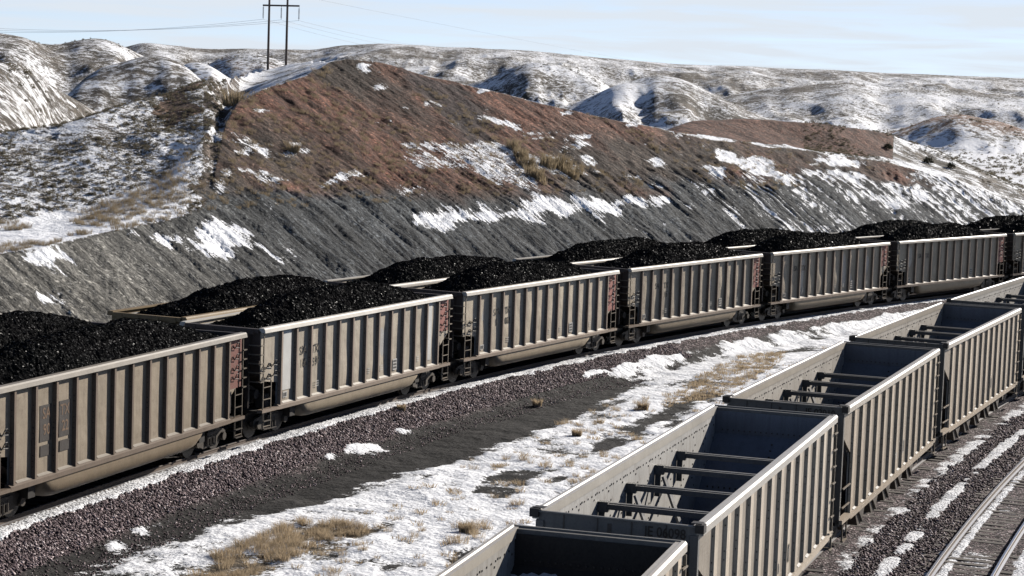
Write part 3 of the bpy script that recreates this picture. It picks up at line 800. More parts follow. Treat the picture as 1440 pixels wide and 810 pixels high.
# ------------------------------------------------------------------ loaded gondola
GL, GW, GTOP = 7.39, 1.60, 3.77
G_RIBS = [-6.20 + 1.035 * k for k in range(13)]
GP = 1.465                                   # side sheet offset

def side_sheet(x0, x1, z0, z1, y, sgn, ribs, amp, seed, step=0.115):
    """panel skin that bulges a little between its ribs"""
    nx = int((x1 - x0) / step); nz = 16
    xs = np.linspace(x0, x1, nx + 1); zs = np.linspace(z0, z1, nz + 1)
    X, Z = np.meshgrid(xs, zs)
    rb = np.array(ribs); d = np.min(np.abs(X[..., None] - rb), -1); bay = np.floor((X - rb[0]) / (rb[1] - rb[0]))
    u = np.clip(d / ((rb[1] - rb[0]) / 2), 0, 1)
    k = (vnoise(bay * 3.7, bay * 0 + seed, seed) - 0.40) * 2.0 + (fbm(X * 0.8, Z * 0.7, 2, seed + 5) - 0.5) * 2.2
    b = amp * np.sin(u * math.pi / 2) * k * np.sin(np.clip((Z - z0) / (z1 - z0), 0, 1) * math.pi) ** 0.4
    vs = [(float(a), sgn * (y + float(q)), float(c)) for a, q, c in zip(X.ravel(), b.ravel(), Z.ravel())]
    fs = []
    for j in range(nz):
        for i in range(nx):
            a = j * (nx + 1) + i
            f = (a, a + 1, a + nx + 2, a + nx + 1)
            fs.append(f if sgn < 0 else f[::-1])
    return vs, fs

def gondola_body(seed, amp):
    m = MB()
    # skins of both sides and inner lining
    for sg in (-1, 1):
        m.mat(0); m.add(*side_sheet(-6.2, 6.26, 1.10, 3.62, GP, sg, G_RIBS, amp, seed if sg < 0 else seed + 50))
        m.mat(1); m.box(-6.25, 6.25, sg * 1.43 - 0.008, sg * 1.43 + 0.008, 1.05, 3.60)
        # end bays, cut away over the trucks
        m.mat(0)
        y0, y1 = sorted((sg * GP, sg * 1.43))
        m.prism([(-7.36, 2.02), (-6.2, 1.86), (-6.2, 3.62), (-7.36, 3.62)], 'y', y0, y1)
        m.mat(3); m.prism([(6.26, 1.62), (6.55, 1.75), (7.36, 2.22), (7.36, 3.62), (6.26, 3.62)], 'y', y0, y1)
        # far-side posts are plain stamped ribs
        if sg > 0:
            m.mat(0)
            for x in G_RIBS:
                m.box(x, x + 0.14, 1.47, 1.585, 1.12, 3.60)
    # ends: upright sheet above, slope sheet below
    for sx in (-1, 1):
        m.mat(2)
        m.box(min(sx * 7.33, sx * 7.36), max(sx * 7.33, sx * 7.36), -1.43, 1.43, 2.2, 3.62)
        m.add([(sx * 7.34, -1.43, 2.22), (sx * 7.34, 1.43, 2.22), (sx * 5.6, 1.43, 1.12), (sx * 5.6, -1.43, 1.12)], [(0, 1, 2, 3)])
        m.mat(4); m.box(min(sx * 7.30, sx * 7.325), max(sx * 7.30, sx * 7.325), -1.42, 1.42, 2.25, 3.62)
        m.mat(2)
        for y in (-1.0, -0.35, 0.35, 1.0):                     # end posts
            m.box(min(sx * 7.36, sx * 7.46), max(sx * 7.36, sx * 7.46), y - 0.07, y + 0.07, 1.1, 3.6)
        m.box(min(sx * 7.36, sx * 7.44), max(sx * 7.36, sx * 7.44), -1.45, 1.45, 2.55, 2.70)
    m.mat(2); m.box(-6.0, 6.0, -1.42, 1.42, 1.08, 1.12)
    return m.mesh('body', [M_TAN, M_INSIDE, M_END, M_TAN, M_INDARK])

def tub_mesh(y):
    """one long half-round belly between the trucks, its ends rounded upward"""
    m = MB(); xs = [-4.62, -4.5, -4.2, -3.8, -2, 0, 2, 3.8, 4.3, 4.55, 4.64]
    dep = [0.18, 0.40, 0.62, 0.70, 0.70, 0.70, 0.70, 0.70, 0.64, 0.42, 0.18]
    nn = 14; vs = []; fs = []
    for x, d in zip(xs, dep):
        for k in range(nn + 1):
            a = math.pi * k / nn
            vs.append((x, y - 0.755 * math.copysign(abs(math.cos(a)) ** 0.62, math.cos(a)), 1.06 - d * math.sin(a) ** 0.62 if 0 < k < nn else 1.06))
    for i in range(len(xs) - 1):
        for k in range(nn):
            a = i * (nn + 1) + k
            fs.append((a, a + 1, a + nn + 2, a + nn + 1))
    fs.append(tuple(range(nn + 1))[::-1]); o = (len(xs) - 1) * (nn + 1); fs.append(tuple(range(o, o + nn + 1)))
    m.add(vs, fs); me = m.mesh('belly_tub', M_TUB, True)
    return me

def rib_mesh(depth, base, flange, z0, z1, y, mat, name='rib', taper=1.0):
    """pressed hat section, a little shallower at the top"""
    m = MB(); vs = []
    for z, k in ((z0, 1.0), (z1, taper)):
        d = depth * k
        vs += [(0, -y, z), ((base - flange) / 2 * 0.5, -(y + d), z), ((base - flange) / 2 * 0.5 + flange, -(y + d), z), (base, -y, z)]
    m.add(vs, [(0, 1, 5, 4), (1, 2, 6, 5), (2, 3, 7, 6), (3, 2, 1, 0), (4, 5, 6, 7)])
    # rows of rivet heads on the flank that faces along the car
    m.mat(1)
    for z in np.linspace(z0 + 0.15, z1 - 0.1, 16):
        if (int(z * 10) % 7) < 4:
            m.box(-0.006, 0.012, -(y + depth * 0.55), -(y + depth * 0.30), z, z + 0.028)
    return m.mesh(name, [mat, M_RIVET])

def grab_mesh():
    """bent grab iron with a drooping step shape"""
    m = MB()
    m.tube([(-0.16, -1.475, 0.0), (-0.15, -1.56, 0.0), (-0.02, -1.57, 0.14), (0.07, -1.57, 0.14), (0.15, -1.56, 0.03), (0.16, -1.475, 0.02)], 0.017, 5)
    m.tube([(-0.16, -1.56, 0.0), (0.12, -1.56, -0.03)], 0.015, 5)
    return m.mesh('grab_iron', M_BLACK)

def ladder_mesh(sx):
    m = MB()
    x0 = sx * 7.30; x1 = sx * 6.78
    m.beam((x0, -1.54, 0.45), (x0, -1.54, 3.55), 0.035, 0.035)
    m.beam((x1, -1.54, 0.45), (x1, -1.54, 2.0), 0.035, 0.035)
    for z in (0.5, 0.95, 1.40, 1.80):
        m.beam((x0, -1.55, z), (x1, -1.55, z), 0.026, 0.026)
    for z in np.arange(2.0, 3.5, 0.30):                           # rungs wrap to the end sheet
        m.beam((x0, -1.56, z), (sx * 7.52, -1.56, z), 0.035, 0.035)
        m.beam((sx * 7.52, -1.58, z), (sx * 7.52, -1.10, z), 0.035, 0.035)
    return m.mesh('ladder', M_STILE)

def wheelset_mesh():
    m = MB()
    for sg in (-1, 1):
        m.disc((0, sg * 0.745, 0.457), 0.457, 0.12, n=24)
        m.disc((0, sg * 0.685, 0.457), 0.49, 0.03, n=24)
        m.disc((0, sg * 0.80, 0.457), 0.17, 0.05, n=12)
        m.disc((0, sg * 1.02, 0.457), 0.12, 0.20, n=10)
    m.tube([(0, -0.95, 0.457), (0, 0.95, 0.457)], 0.075, 8)
    return m.mesh('wheelset', M_WHEEL)

def side_frame_mesh(y):
    m = MB()
    a, b = sorted((y - 0.06, y + 0.06))
    m.prism([(-1.13, 0.40), (-0.98, 0.32), (-0.74, 0.36), (-0.42, 0.22), (0.42, 0.22), (0.74, 0.36), (0.98, 0.32), (1.13, 0.40), (1.13, 0.60), (0.98, 0.68), (0.45, 0.76), (0.30, 0.80), (-0.30, 0.80), (-0.45, 0.76), (-0.98, 0.68), (-1.13, 0.60)], 'y', a, b)
    s = -1 if y < 0 else 1
    for x in (-0.2, 0.0, 0.2):                                     # coil springs in the window
        m.tube([(x, y + s * 0.07, 0.30), (x, y + s * 0.07, 0.62)], 0.075, 8)
    for x in (-0.89, 0.89):                                        # journal caps
        m.disc((x, y + s * 0.10, 0.457), 0.13, 0.12, n=12)
    m.box(-0.34, 0.34, min(y, y + s * 0.16), max(y, y + s * 0.16), 0.63, 0.72)
    return m.mesh('side_frame', M_IRON)

def bolster_mesh():
    m = MB(); m.box(-0.22, 0.22, -1.15, 1.15, 0.52, 0.80); m.disc((0, 0, 0.83), 0.2, 0.3, n=12)
    m.beam((-0.55, -0.6, 0.45), (-0.55, 0.6, 0.45), 0.16, 0.16); m.beam((0.55, -0.6, 0.45), (0.55, 0.6, 0.45), 0.16, 0.16)
    return m.mesh('bolster', M_BLACK)

ME = {}
def shared(key, fn):
    if key not in ME:
        ME[key] = fn()
    return ME[key]

def add_bogie(car, x):
    b = link('bogie', shared('bolster', bolster_mesh), car, (x, 0, 0))
    for dx in (-0.89, 0.89):
        link('wheelset', shared('wheelset', wheelset_mesh), b, (dx, 0, 0))
    for y in (-1.02, 1.02):
        link('side_frame', shared('sf%g' % y, lambda: side_frame_mesh(y)), b)
    return b

def coupler_mesh(sx):
    m = MB()
    m.beam((sx * 7.2, 0, 0.88), (sx * 7.8, 0, 0.88), 0.16, 0.18)
    m.prism([(sx * 7.74, -0.16), (sx * 8.06, -0.20), (sx * 8.10, -0.02), (sx * 7.98, 0.02), (sx * 8.05, 0.16), (sx * 7.78, 0.16)][::(1 if sx > 0 else -1)], 'z', 0.74, 1.02)
    m.tube([(sx * 7.5, 0.35, 0.85), (sx * 7.8, 0.36, 0.60), (sx * 8.06, 0.30, 0.50)], 0.03, 6)
    return m.mesh('coupler', M_BLACK)

def gondola(name, seed=0, amp=0.022, chord_mat=None, red=True):
    """double-tub coal gondola; origin on the rails below its centre, +x away along the train"""
    car = root(name)
    body = link('body', shared('gbody%d_%g' % (seed, amp), lambda: gondola_body(seed, amp)), car)
    for sg in (-1, 1):                                             # top chords: box beams with an inner lip
        def ch(sg=sg):
            m = MB(); a = 1.63 * sg; b = 1.40 * sg
            m.prism([(a + 0.012 * sg, 3.615), (a - 0.012 * sg, 3.73), (a - 0.05 * sg, GTOP), (b, GTOP), (b, 3.72), (b + 0.10 * sg, 3.615)], 'x', -7.40, 7.40)
            return m.mesh('top_chord', M_CHORD)
        link('top_chord', shared('gchord%d' % sg, ch), car)
    for sx in (-1, 1):
        def ec(sx=sx):
            m = MB(); m.box(min(sx * 7.30, sx * 7.45), max(sx * 7.30, sx * 7.45), -1.395, 1.395, 3.60, 3.74)
            for y in (-1.1, -0.4, 0.4, 1.1):
                m.box(min(sx * 7.45, sx * 7.47), max(sx * 7.45, sx * 7.47), y - 0.12, y + 0.12, 3.55, 3.72)
            return m.mesh('end_chord', M_END)
        link('end_chord', shared('gend%d' % sx, ec), car)
    rm = shared('grib', lambda: rib_mesh(0.12, 0.16, 0.095, 1.12, 3.612, GP, M_RIB))
    for x in G_RIBS:
        link('rib', rm, car, (x, 0, 0))
    for sg in (-1, 1):
        def sill(sg=sg):
            m = MB(); o = sg * 1.60; i = sg * 1.40
            m.prism([(o, 0.96), (o, 1.085), (sg * 1.50, 1.145), (i, 1.145), (i, 0.96)], 'x', -6.32, 6.42)
            m.box(-7.42, -6.325, min(o, i), max(o, i), 0.97, 1.07); m.box(6.425, 7.42, min(o, i), max(o, i), 0.97, 1.07)
            return m.mesh('side_sill', M_RIB)
        link('side_sill', shared('gsill%d' % sg, sill), car)
    def ledge():
        m = MB()
        for x in G_RIBS[:-1]:
            m.prism([(-1.545, 1.128), (-1.47, 1.185), (-1.47, 1.12)], 'x', x + 0.26, x + 0.98)
        return m.mesh('ledge', M_CHORD)
    link('ledge', shared('gledge', ledge), car)
    for y in (-0.80, 0.80):
        link('belly_tub', shared('tub%g' % y, lambda: tub_mesh(y)), car)
    def cs():
        m = MB(); m.box(-7.4, 7.4, -0.17, 0.17, 0.72, 1.04)
        for sx in (-1, 1):
            m.box(min(sx * 7.40, sx * 7.0), max(sx * 7.40, sx * 7.0), -1.39, 1.39, 0.93, 1.02)
            m.beam((sx * 5.3, -0.9, 1.0), (sx * 7.1, -0.9, 1.75), 0.10, 0.12)
            m.beam((sx * 5.3, 0.9, 1.0), (sx * 7.1, 0.9, 1.75), 0.10, 0.12)
            m.box(min(sx * 4.75, sx * 5.1), max(sx * 4.75, sx * 5.1), -1.35, 1.35, 0.55, 1.04)
        m.tube([(-6.9, -0.7, 1.35), (-6.3, -0.7, 1.35)], 0.22, 10)
        m.tube([(-6.95, -0.2, 1.5), (-6.95, -1.1, 1.5)], 0.16, 10)
        m.box(-6.75, -6.45, -1.3, -0.95, 1.02, 1.5)
        for y in (-1.2, -0.8, 0.8, 1.2):
            m.tube([(6.6, y, 1.05), (6.6, y, 1.9)], 0.03, 5)
        return m.mesh('underframe', M_BLACK)
    link('underframe', shared('gunder', cs), car)
    for x in (-5.95, 5.95):
        add_bogie(car, x)
    for sx in (-1, 1):
        link('ladder', shared('gladder%d' % sx, lambda: ladder_mesh(sx)), car)
        link('coupler', shared('coup%d' % sx, lambda: coupler_mesh(sx)), car)
        def stp(sx=sx):
            m = MB()
            for x in (7.28, 6.80):
                m.beam((sx * x, -1.55, 0.40), (sx * x, -1.55, 0.98), 0.035, 0.02)
            m.beam((sx * 7.28, -1.56, 0.42), (sx * 6.80, -1.56, 0.42), 0.09, 0.03); m.beam((sx * 7.28, -1.56, 0.68), (sx * 6.80, -1.56, 0.68), 0.07, 0.03)
            return m.mesh('step', M_IRON)
        link('step', shared('gstep%d' % sx, stp), car)
    g = shared('grab', grab_mesh)
    for x, z in ((-6.98, 2.45), (-6.55, 2.50), (-6.98, 2.10), (-6.55, 2.15), (6.86, 3.34), (6.86, 2.98), (6.86, 2.62), (6.86, 2.34)):
        link('grab_iron', g, car, (x, 0, z))
    return car

def red_panel(z0):
    m = MB(); m.prism([(6.45, z0), (7.34, z0 + 0.02), (7.34, 3.60), (6.45, 3.60)], 'y', -1.472, -1.466)
    return m.mesh('red_end_panel', M_RED)

def coal_mesh(seed, prof):
    """heaped coal; prof = list of (s, crest height)"""
    nx, ny = 210, 44
    xs = np.linspace(-7.28, 7.28, nx + 1); ys = np.linspace(-1.41, 1.41, ny + 1)
    X, Y = np.meshgrid(xs, ys, indexing='ij')
    ps = np.array(prof); c = np.interp(X + (fbm(X * 0.6 + seed, Y * 0.8, 2, seed) - 0.5) * 1.1, ps[:, 0], ps[:, 1])
    edge = np.minimum(c - 0.12, 3.58 + (fbm(X * 0.9, Y * 0 + seed, 2, seed + 3) - 0.5) * 0.18)
    u = np.abs(Y) / 1.41
    Z = edge + (c - edge) * (1 - u ** 1.9) + (fbm(X * 0.9, Y * 0.9, 3, seed + 9) - 0.5) * 0.22
    lump = (fbm(X * 5.2, Y * 5.2, 2, seed + 1) - 0.5) * 0.10
    r2 = np.random.default_rng(seed)
    Z = Z + lump + r2.uniform(-0.020, 0.020, Z.shape)
    X = X + r2.uniform(-0.02, 0.02, X.shape); Yj = np.clip(Y + r2.uniform(-0.02, 0.02, Y.shape), -1.415, 1.415)
    m = MB(); top = [(float(a), float(b), float(c_)) for a, b, c_ in zip(X.ravel(), Yj.ravel(), Z.ravel())]
    fs = []
    for i in range(nx):
        for j in range(ny):
            a = i * (ny + 1) + j
            fs.append((a, a + ny + 1, a + ny + 2, a + 1))
    m.add(top, fs)
    n0 = len(top)
    ring = [i * (ny + 1) for i in range(nx + 1)] + [nx * (ny + 1) + j for j in range(1, ny + 1)] + [i * (ny + 1) + ny for i in range(nx - 1, -1, -1)] + [j for j in range(ny - 1, 0, -1)]
    for k in ring:                                             # skirt down to the floor of the car
        m.v.append((m.v[k][0] * 0.80, m.v[k][1] * 0.98, 1.3))
    R = len(ring)
    for k in range(R):
        m.f.append((ring[k], n0 + k, n0 + (k + 1) % R, ring[(k + 1) % R])); m.mi.append(0)
    m.f.append(tuple(range(n0, n0 + R))); m.mi.append(0)
    return m.mesh('coal_load', M_COAL)

def dust(car, col):
    for ch in [car] + list(car.children_recursive):
        ch.color = (*col, 1.0)

def place(o, T, s, n=0.0, dz=0.0):
    x, y, h = track_pose(T, s, n)
    # chord heading between the two trucks
    xa, ya, _ = track_pose(T, s - 5.95, n); xb, yb, _ = track_pose(T, s + 5.95, n)
    o.location = ((xa + xb) / 2, (ya + yb) / 2, dz); o.rotation_euler = (0, 0, math.atan2(yb - ya, xb - xa))
    return o

# ------------------------------------------------------------------ empty hopper
HL, HTOP = 7.42, 3.99
H_RIBS = [-6.12 + 1.083 * k for k in range(13)]
BARS = (3.19, 1.13, -1.30, -3.50)

def hopper_body(dirty=False):
    m = MB()
    for sg in (-1, 1):
        m.mat(0); m.add(*side_sheet(-6.12, 7.10, 1.02, 3.82, 1.50, sg, H_RIBS, 0.010, 4))
        m.mat(1); a, b = sorted((sg * 1.465, sg * 1.44)); m.box(-6.14, 7.2, a, b, 1.0, 3.80); m.prism([(-7.2, 3.20), (-6.145, 2.62), (-6.145, 3.80), (-7.2, 3.80)], 'y', a, b)
        m.mat(0)
        a, b = sorted((sg * 1.515, sg * 1.47))
        m.prism([(-7.30, 3.22), (-6.12, 2.60), (-6.12, 3.82), (-7.30, 3.82)], 'y', a, b)     # gusset of the near end bay
        if sg > 0:
            for x in H_RIBS:
                m.box(x, x + 0.30, 1.50, 1.59, 1.04, 3.80)
        # rivet rows on the inner lining
        m.mat(4)
        for x in np.arange(-7.0, 7.0, 0.27):
            m.box(x, x + 0.035, sg * 1.44 - 0.012, sg * 1.44 + 0.012, 3.62, 3.655)
        for x in H_RIBS:
            for z in np.arange(2.2, 3.6, 0.33):
                m.box(x + 0.1, x + 0.14, sg * 1.44 - 0.012, sg * 1.44 + 0.012, z, z + 0.04)
                m.box(x + 0.3, x + 0.34, sg * 1.44 - 0.012, sg * 1.44 + 0.012, z + 0.11, z + 0.15)
    for sx in (-1, 1):
        # inside: upright band then the long slope sheet down to the doors
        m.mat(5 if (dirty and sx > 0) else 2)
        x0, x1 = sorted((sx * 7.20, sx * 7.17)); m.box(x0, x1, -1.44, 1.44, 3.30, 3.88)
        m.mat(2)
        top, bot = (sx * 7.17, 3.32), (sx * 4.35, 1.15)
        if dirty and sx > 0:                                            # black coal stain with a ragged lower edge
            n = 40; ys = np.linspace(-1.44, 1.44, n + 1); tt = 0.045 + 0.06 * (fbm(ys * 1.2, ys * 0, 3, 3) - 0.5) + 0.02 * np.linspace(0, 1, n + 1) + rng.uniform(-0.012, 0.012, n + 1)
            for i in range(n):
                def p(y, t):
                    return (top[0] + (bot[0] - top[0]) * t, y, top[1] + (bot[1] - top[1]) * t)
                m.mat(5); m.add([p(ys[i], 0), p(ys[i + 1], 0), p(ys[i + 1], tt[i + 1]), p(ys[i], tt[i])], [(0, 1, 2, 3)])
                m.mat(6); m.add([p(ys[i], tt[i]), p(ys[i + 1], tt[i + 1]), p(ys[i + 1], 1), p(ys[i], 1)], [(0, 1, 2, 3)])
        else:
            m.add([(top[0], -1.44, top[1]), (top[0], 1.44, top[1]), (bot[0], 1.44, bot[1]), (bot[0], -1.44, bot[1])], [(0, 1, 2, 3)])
        m.mat(4)
        for y in np.arange(-1.3, 1.35, 0.14):                           # rivet rows on the slope
            m.box(sx * 7.165 - 0.02, sx * 7.165 + 0.02, y, y + 0.03, 3.40, 3.43)
            t = 0.52; xx = sx * (7.17 - 2.82 * t); m.box(xx - 0.02, xx + 0.02, y, y + 0.03, 3.32 - 2.17 * t - 0.01, 3.32 - 2.17 * t + 0.035)
        for t in np.arange(0.08, 0.5, 0.06):
            xx = sx * (7.17 - 2.82 * t); m.box(xx - 0.02, xx + 0.02, -0.1, -0.06, 3.32 - 2.17 * t, 3.32 - 2.17 * t + 0.035)
        m.mat(3)
        x0, x1 = sorted((sx * 7.23, sx * 7.26)); m.box(x0, x1, -1.44, 1.44, 3.10, 3.60)
        m.add([(sx * 7.24, -1.44, 3.12), (sx * 7.24, 1.44, 3.12), (sx * 4.4, 1.44, 1.0), (sx * 4.4, -1.44, 1.0)], [(0, 1, 2, 3)])
        for y in (-1.47, 1.47):                                         # corner posts
            m.box(min(sx * 7.28, sx * 7.40), max(sx * 7.28, sx * 7.40), y - 0.075, y + 0.075, 0.90, 3.80)
        for y in (-0.8, 0.8):
            m.beam((sx * 7.3, y, 0.95), (sx * 6.2, y, 2.35), 0.10, 0.10)
    # floor between the slopes: ridges over the doors
    m.mat(2)
    for k in range(4):
        xa = -4.35 + k * 2.175; xb = xa + 2.175; xm = (xa + xb) / 2
        m.add([(xa, -1.44, 1.15), (xa, 1.44, 1.15), (xm, 1.44, 0.75), (xm, -1.44, 0.75), (xb, 1.44, 1.15), (xb, -1.44, 1.15)], [(0, 1, 2, 3), (3, 2, 4, 5)])
    m.prism([(-0.26, 0.9), (0.26, 0.9), (0, 1.6)], 'x', -4.8, 4.8)
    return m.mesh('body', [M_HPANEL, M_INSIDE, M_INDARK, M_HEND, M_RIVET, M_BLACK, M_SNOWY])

def hopper(name, dirty=False):
    car = root(name)
    link('body', shared('hbody%d' % dirty, lambda: hopper_body(dirty)), car)
    rm = shared('hrib', lambda: rib_mesh(0.072, 0.36, 0.29, 1.03, 3.805, 1.50, M_HTAN))
    for x in H_RIBS:
        link('rib', rm, car, (x, 0, 0))
    for sg in (-1, 1):
        def ch(sg=sg):
            m = MB(); o = 1.63 * sg
            m.prism([(o, 3.81), (o, 3.945), (o - 0.035 * sg, HTOP), (o - 0.10 * sg, HTOP + 0.004), (o - 0.125 * sg, HTOP - 0.022), (o - 0.21 * sg, HTOP - 0.022), (o - 0.21 * sg, 3.79), (o - 0.12 * sg, 3.81)], 'x', -7.36, 7.36)
            return m.mesh('top_chord', M_HCHORD)
        link('top_chord', shared('hchord%d' % sg, ch), car)
        def sill(sg=sg):
            m = MB(); a, b = sorted((sg * 1.63, sg * 1.46))
            m.box(-6.30, 6.98, a, b, 0.90, 1.02)
            m.box(-7.40, -6.305, a, b, 0.95, 1.06); m.box(6.985, 7.40, a, b, 0.95, 1.06)
            return m.mesh('side_sill', M_HTAN)
        link('side_sill', shared('hsill%d' % sg, sill), car)
    def snowledge():
        m = MB(); m.prism([(-1.57, 1.024), (-1.51, 1.055), (-1.51, 1.024)], 'x', 0.55, 0.90)
        return m.mesh('snow_ledge', M_SNOW)
    for x in H_RIBS[:-1]:
        link('snow_ledge', shared('hledge', snowledge), car, (x, 0, 0))
    for sx in (-1, 1):
        def eb(sx=sx):
            m = MB(); x0, x1 = sorted((sx * 7.365, sx * 7.22))
            m.box(x0, x1, -1.50, 1.50, 3.60, 3.955)
            m.box(min(sx * 7.365, sx * 7.43), max(sx * 7.365, sx * 7.43), -1.52, 1.52, 3.955, 3.985)
            m.mat(1)
            for y in (-0.95, -0.3, 0.35, 1.0):                              # seams and a slot in the end plate
                m.box(min(sx * 7.366, sx * 7.376), max(sx * 7.366, sx * 7.376), y, y + 0.025, 3.61, 3.94)
            m.box(min(sx * 7.366, sx * 7.38), max(sx * 7.366, sx * 7.38), 0.10, 0.17, 3.68, 3.86)
            for y in np.arange(-1.4, 1.45, 0.2):
                m.box(min(sx * 7.366, sx * 7.382), max(sx * 7.366, sx * 7.382), y, y + 0.03, 3.64, 3.67)
            return m.mesh('end_plate', [M_HEND, M_RIVET])
        link('end_plate', shared('heb%d' % sx, eb), car)
        for sg in (-1, 1):
            def cc(sx=sx, sg=sg):
                m = MB(); m.box(min(sx * 7.25, sx * 7.46), max(sx * 7.25, sx * 7.46), min(sg * 1.49, sg * 1.655), max(sg * 1.49, sg * 1.655), 3.86, 4.02)
                m.box(min(sx * 7.20, sx * 7.40), max(sx * 7.20, sx * 7.40), min(sg * 1.40, sg * 1.60), max(sg * 1.40, sg * 1.60), 4.02, 4.035)
                return m.mesh('corner_cap', M_BLACK)
            if sx < 0:
                link('corner_cap', shared('hcc%d%d' % (sx, sg), cc), car)
        link('coupler', shared('coup%d' % sx, lambda: coupler_mesh(sx)), car)
        def lad(sx=sx):
            m = MB()
            if sx > 0:
                m.beam((7.36, -1.60, 0.5), (7.36, -1.60, 3.75), 0.05, 0.04)
                for z in np.arange(0.6, 3.7, 0.42):
                    m.beam((7.36, -1.61, z), (7.36, -1.05, z), 0.035, 0.035); m.beam((7.10, -1.61, z), (7.42, -1.63, z), 0.035, 0.035)
            else:
                for z in (1.35, 1.85):
                    m.beam((-7.28, -1.58, z), (-6.35, -1.58, z), 0.035, 0.035)
                m.beam((-7.20, -1.60, 0.45), (-7.20, -1.60, 1.0), 0.04, 0.03); m.beam((-6.7, -1.60, 0.45), (-6.7, -1.60, 1.0), 0.04, 0.03); m.beam((-7.20, -1.60, 0.47), (-6.7, -1.60, 0.47), 0.08, 0.03)
            return m.mesh('ladder', M_STILE)
        link('ladder', shared('hlad%d' % sx, lad), car)
    for i, bx in enumerate(BARS):
        def bar(i=i, bx=bx):
            m = MB()
            m.beam((bx, -1.40, 3.37), (bx, 1.30, 3.37), 0.11, 0.11); m.box(bx + 0.04, bx + 0.14, -1.40, 1.30, 3.426, 3.440)
            for sg in (-1, 1):
                a, b = sorted((sg * 1.22, sg * 1.43)); m.box(bx - 0.08, bx + 0.08, a, b, 3.26, 3.47)
                a, b = sorted((sg * 1.30, sg * 1.43)); m.box(bx - 0.02, bx + 0.02, a, b, 2.75, 3.26)
            return m.mesh('cross_bar', M_HEND)
        link('cross_bar', shared('hbar%d' % i, bar), car)
        if i in (1, 2):
            def strut(bx=bx):
                m = MB(); m.beam((bx - 0.05, 1.22, 3.22), (bx - 0.45, 0.50, 1.75), 0.09, 0.07)
                return m.mesh('strut', M_INSIDE)
            link('strut', shared('hstrut%d' % i, strut), car)
            def strut2(bx=bx):
                m = MB(); m.beam((bx - 0.05, -1.22, 3.22), (bx - 0.45, -0.50, 1.75), 0.09, 0.07)
                return m.mesh('strut', M_INSIDE)
            link('strut', shared('hstrutb%d' % i, strut2), car)
    for k in range(5):
        xc = -3.9 + k * 1.95
        def door(xc=xc):
            m = MB()
            for sg in (-1, 1):
                a, b = sorted((sg * 0.5, sg * 1.42))
                m.prism([(xc - 0.92, 0.98), (xc + 0.92, 0.98), (xc + 0.30, 0.32), (xc - 0.30, 0.32)], 'y', a, b)
                m.beam((xc - 0.75, sg * 1.45, 0.98), (xc + 0.2, sg * 1.45, 0.36), 0.06, 0.06)
            return m.mesh('hopper_door', M_IRON)
        link('hopper_door', shared('hdoor%d' % k, door), car)
    def cs():
        m = MB(); m.box(-7.4, 7.4, -0.17, 0.17, 0.72, 1.0)
        for sx in (-1, 1):
            m.box(min(sx * 7.40, sx * 7.05), max(sx * 7.40, sx * 7.05), -1.45, 1.45, 0.90, 0.99)
            m.tube([(sx * 6.2, -0.8, 1.3), (sx * 6.9, -0.8, 1.3)], 0.2, 10)
        return m.mesh('underframe', M_BLACK)
    link('underframe', shared('hunder', cs), car)
    for x in (-5.95, 5.95):
        add_bogie(car, x)
    return car

def snow_material(name='packed_snow'):
    M = NT(name); P = M.coord('Object'); n = M.noise(P, 9.0, 4)
    return M.fin(M.mix(M.rng(n, 0.3, 0.7), (0.42, 0.39, 0.35), (0.66, 0.64, 0.60)), 0.8, M.bump(n, 0.5, 0.04))
M_SNOW = snow_material()

# ------------------------------------------------------------------ the trains
names_a = [
    ('coal gondola cut off at the left edge, coupled in front of the 9022 gondola', None, None),
    ('dusty brown coal gondola numbered 9022 with dark number patches, nearest of the loaded cars', '90|22', 'dark'),
    ('tan coal gondola with white panels numbered 1659, right behind the dusty 9022 gondola', '16|59', 'black'),
    ('tan coal gondola with number ending 001 and bright white top edge, third from left', '1|001', 'black'),
    ('tan coal gondola with number ending 15, fourth loaded car from the left', '|15', 'black'),
    ('coal gondola with wavy dented panels, fifth in the loaded train', '|', 'black'),
    ('dim coal gondola, last full length car at the far right of the loaded train', '|', 'black'),
    ('coal gondola cut off at the right edge of the photo, behind the empty hoppers', None, None)]
profs = [
    [(-7.3, 3.2), (-6.5, 3.60), (-3.6, 4.42), (-1.5, 4.52), (3.0, 4.50), (5.0, 4.22), (6.5, 3.70), (7.3, 3.2)],
    [(-7.3, 3.1), (-6.3, 3.50), (-3.9, 4.36), (-2.0, 4.54), (2.2, 4.42), (4.8, 4.20), (6.3, 3.68), (7.3, 3.2)],
    [(-7.3, 3.1), (-5.9, 3.52), (-3.0, 4.36), (-0.8, 4.50), (2.4, 4.46), (4.8, 4.26), (6.3, 3.70), (7.3, 3.2)]]
coals = [coal_mesh(100 + i, p) for i, p in enumerate(profs)]
cars_a = []
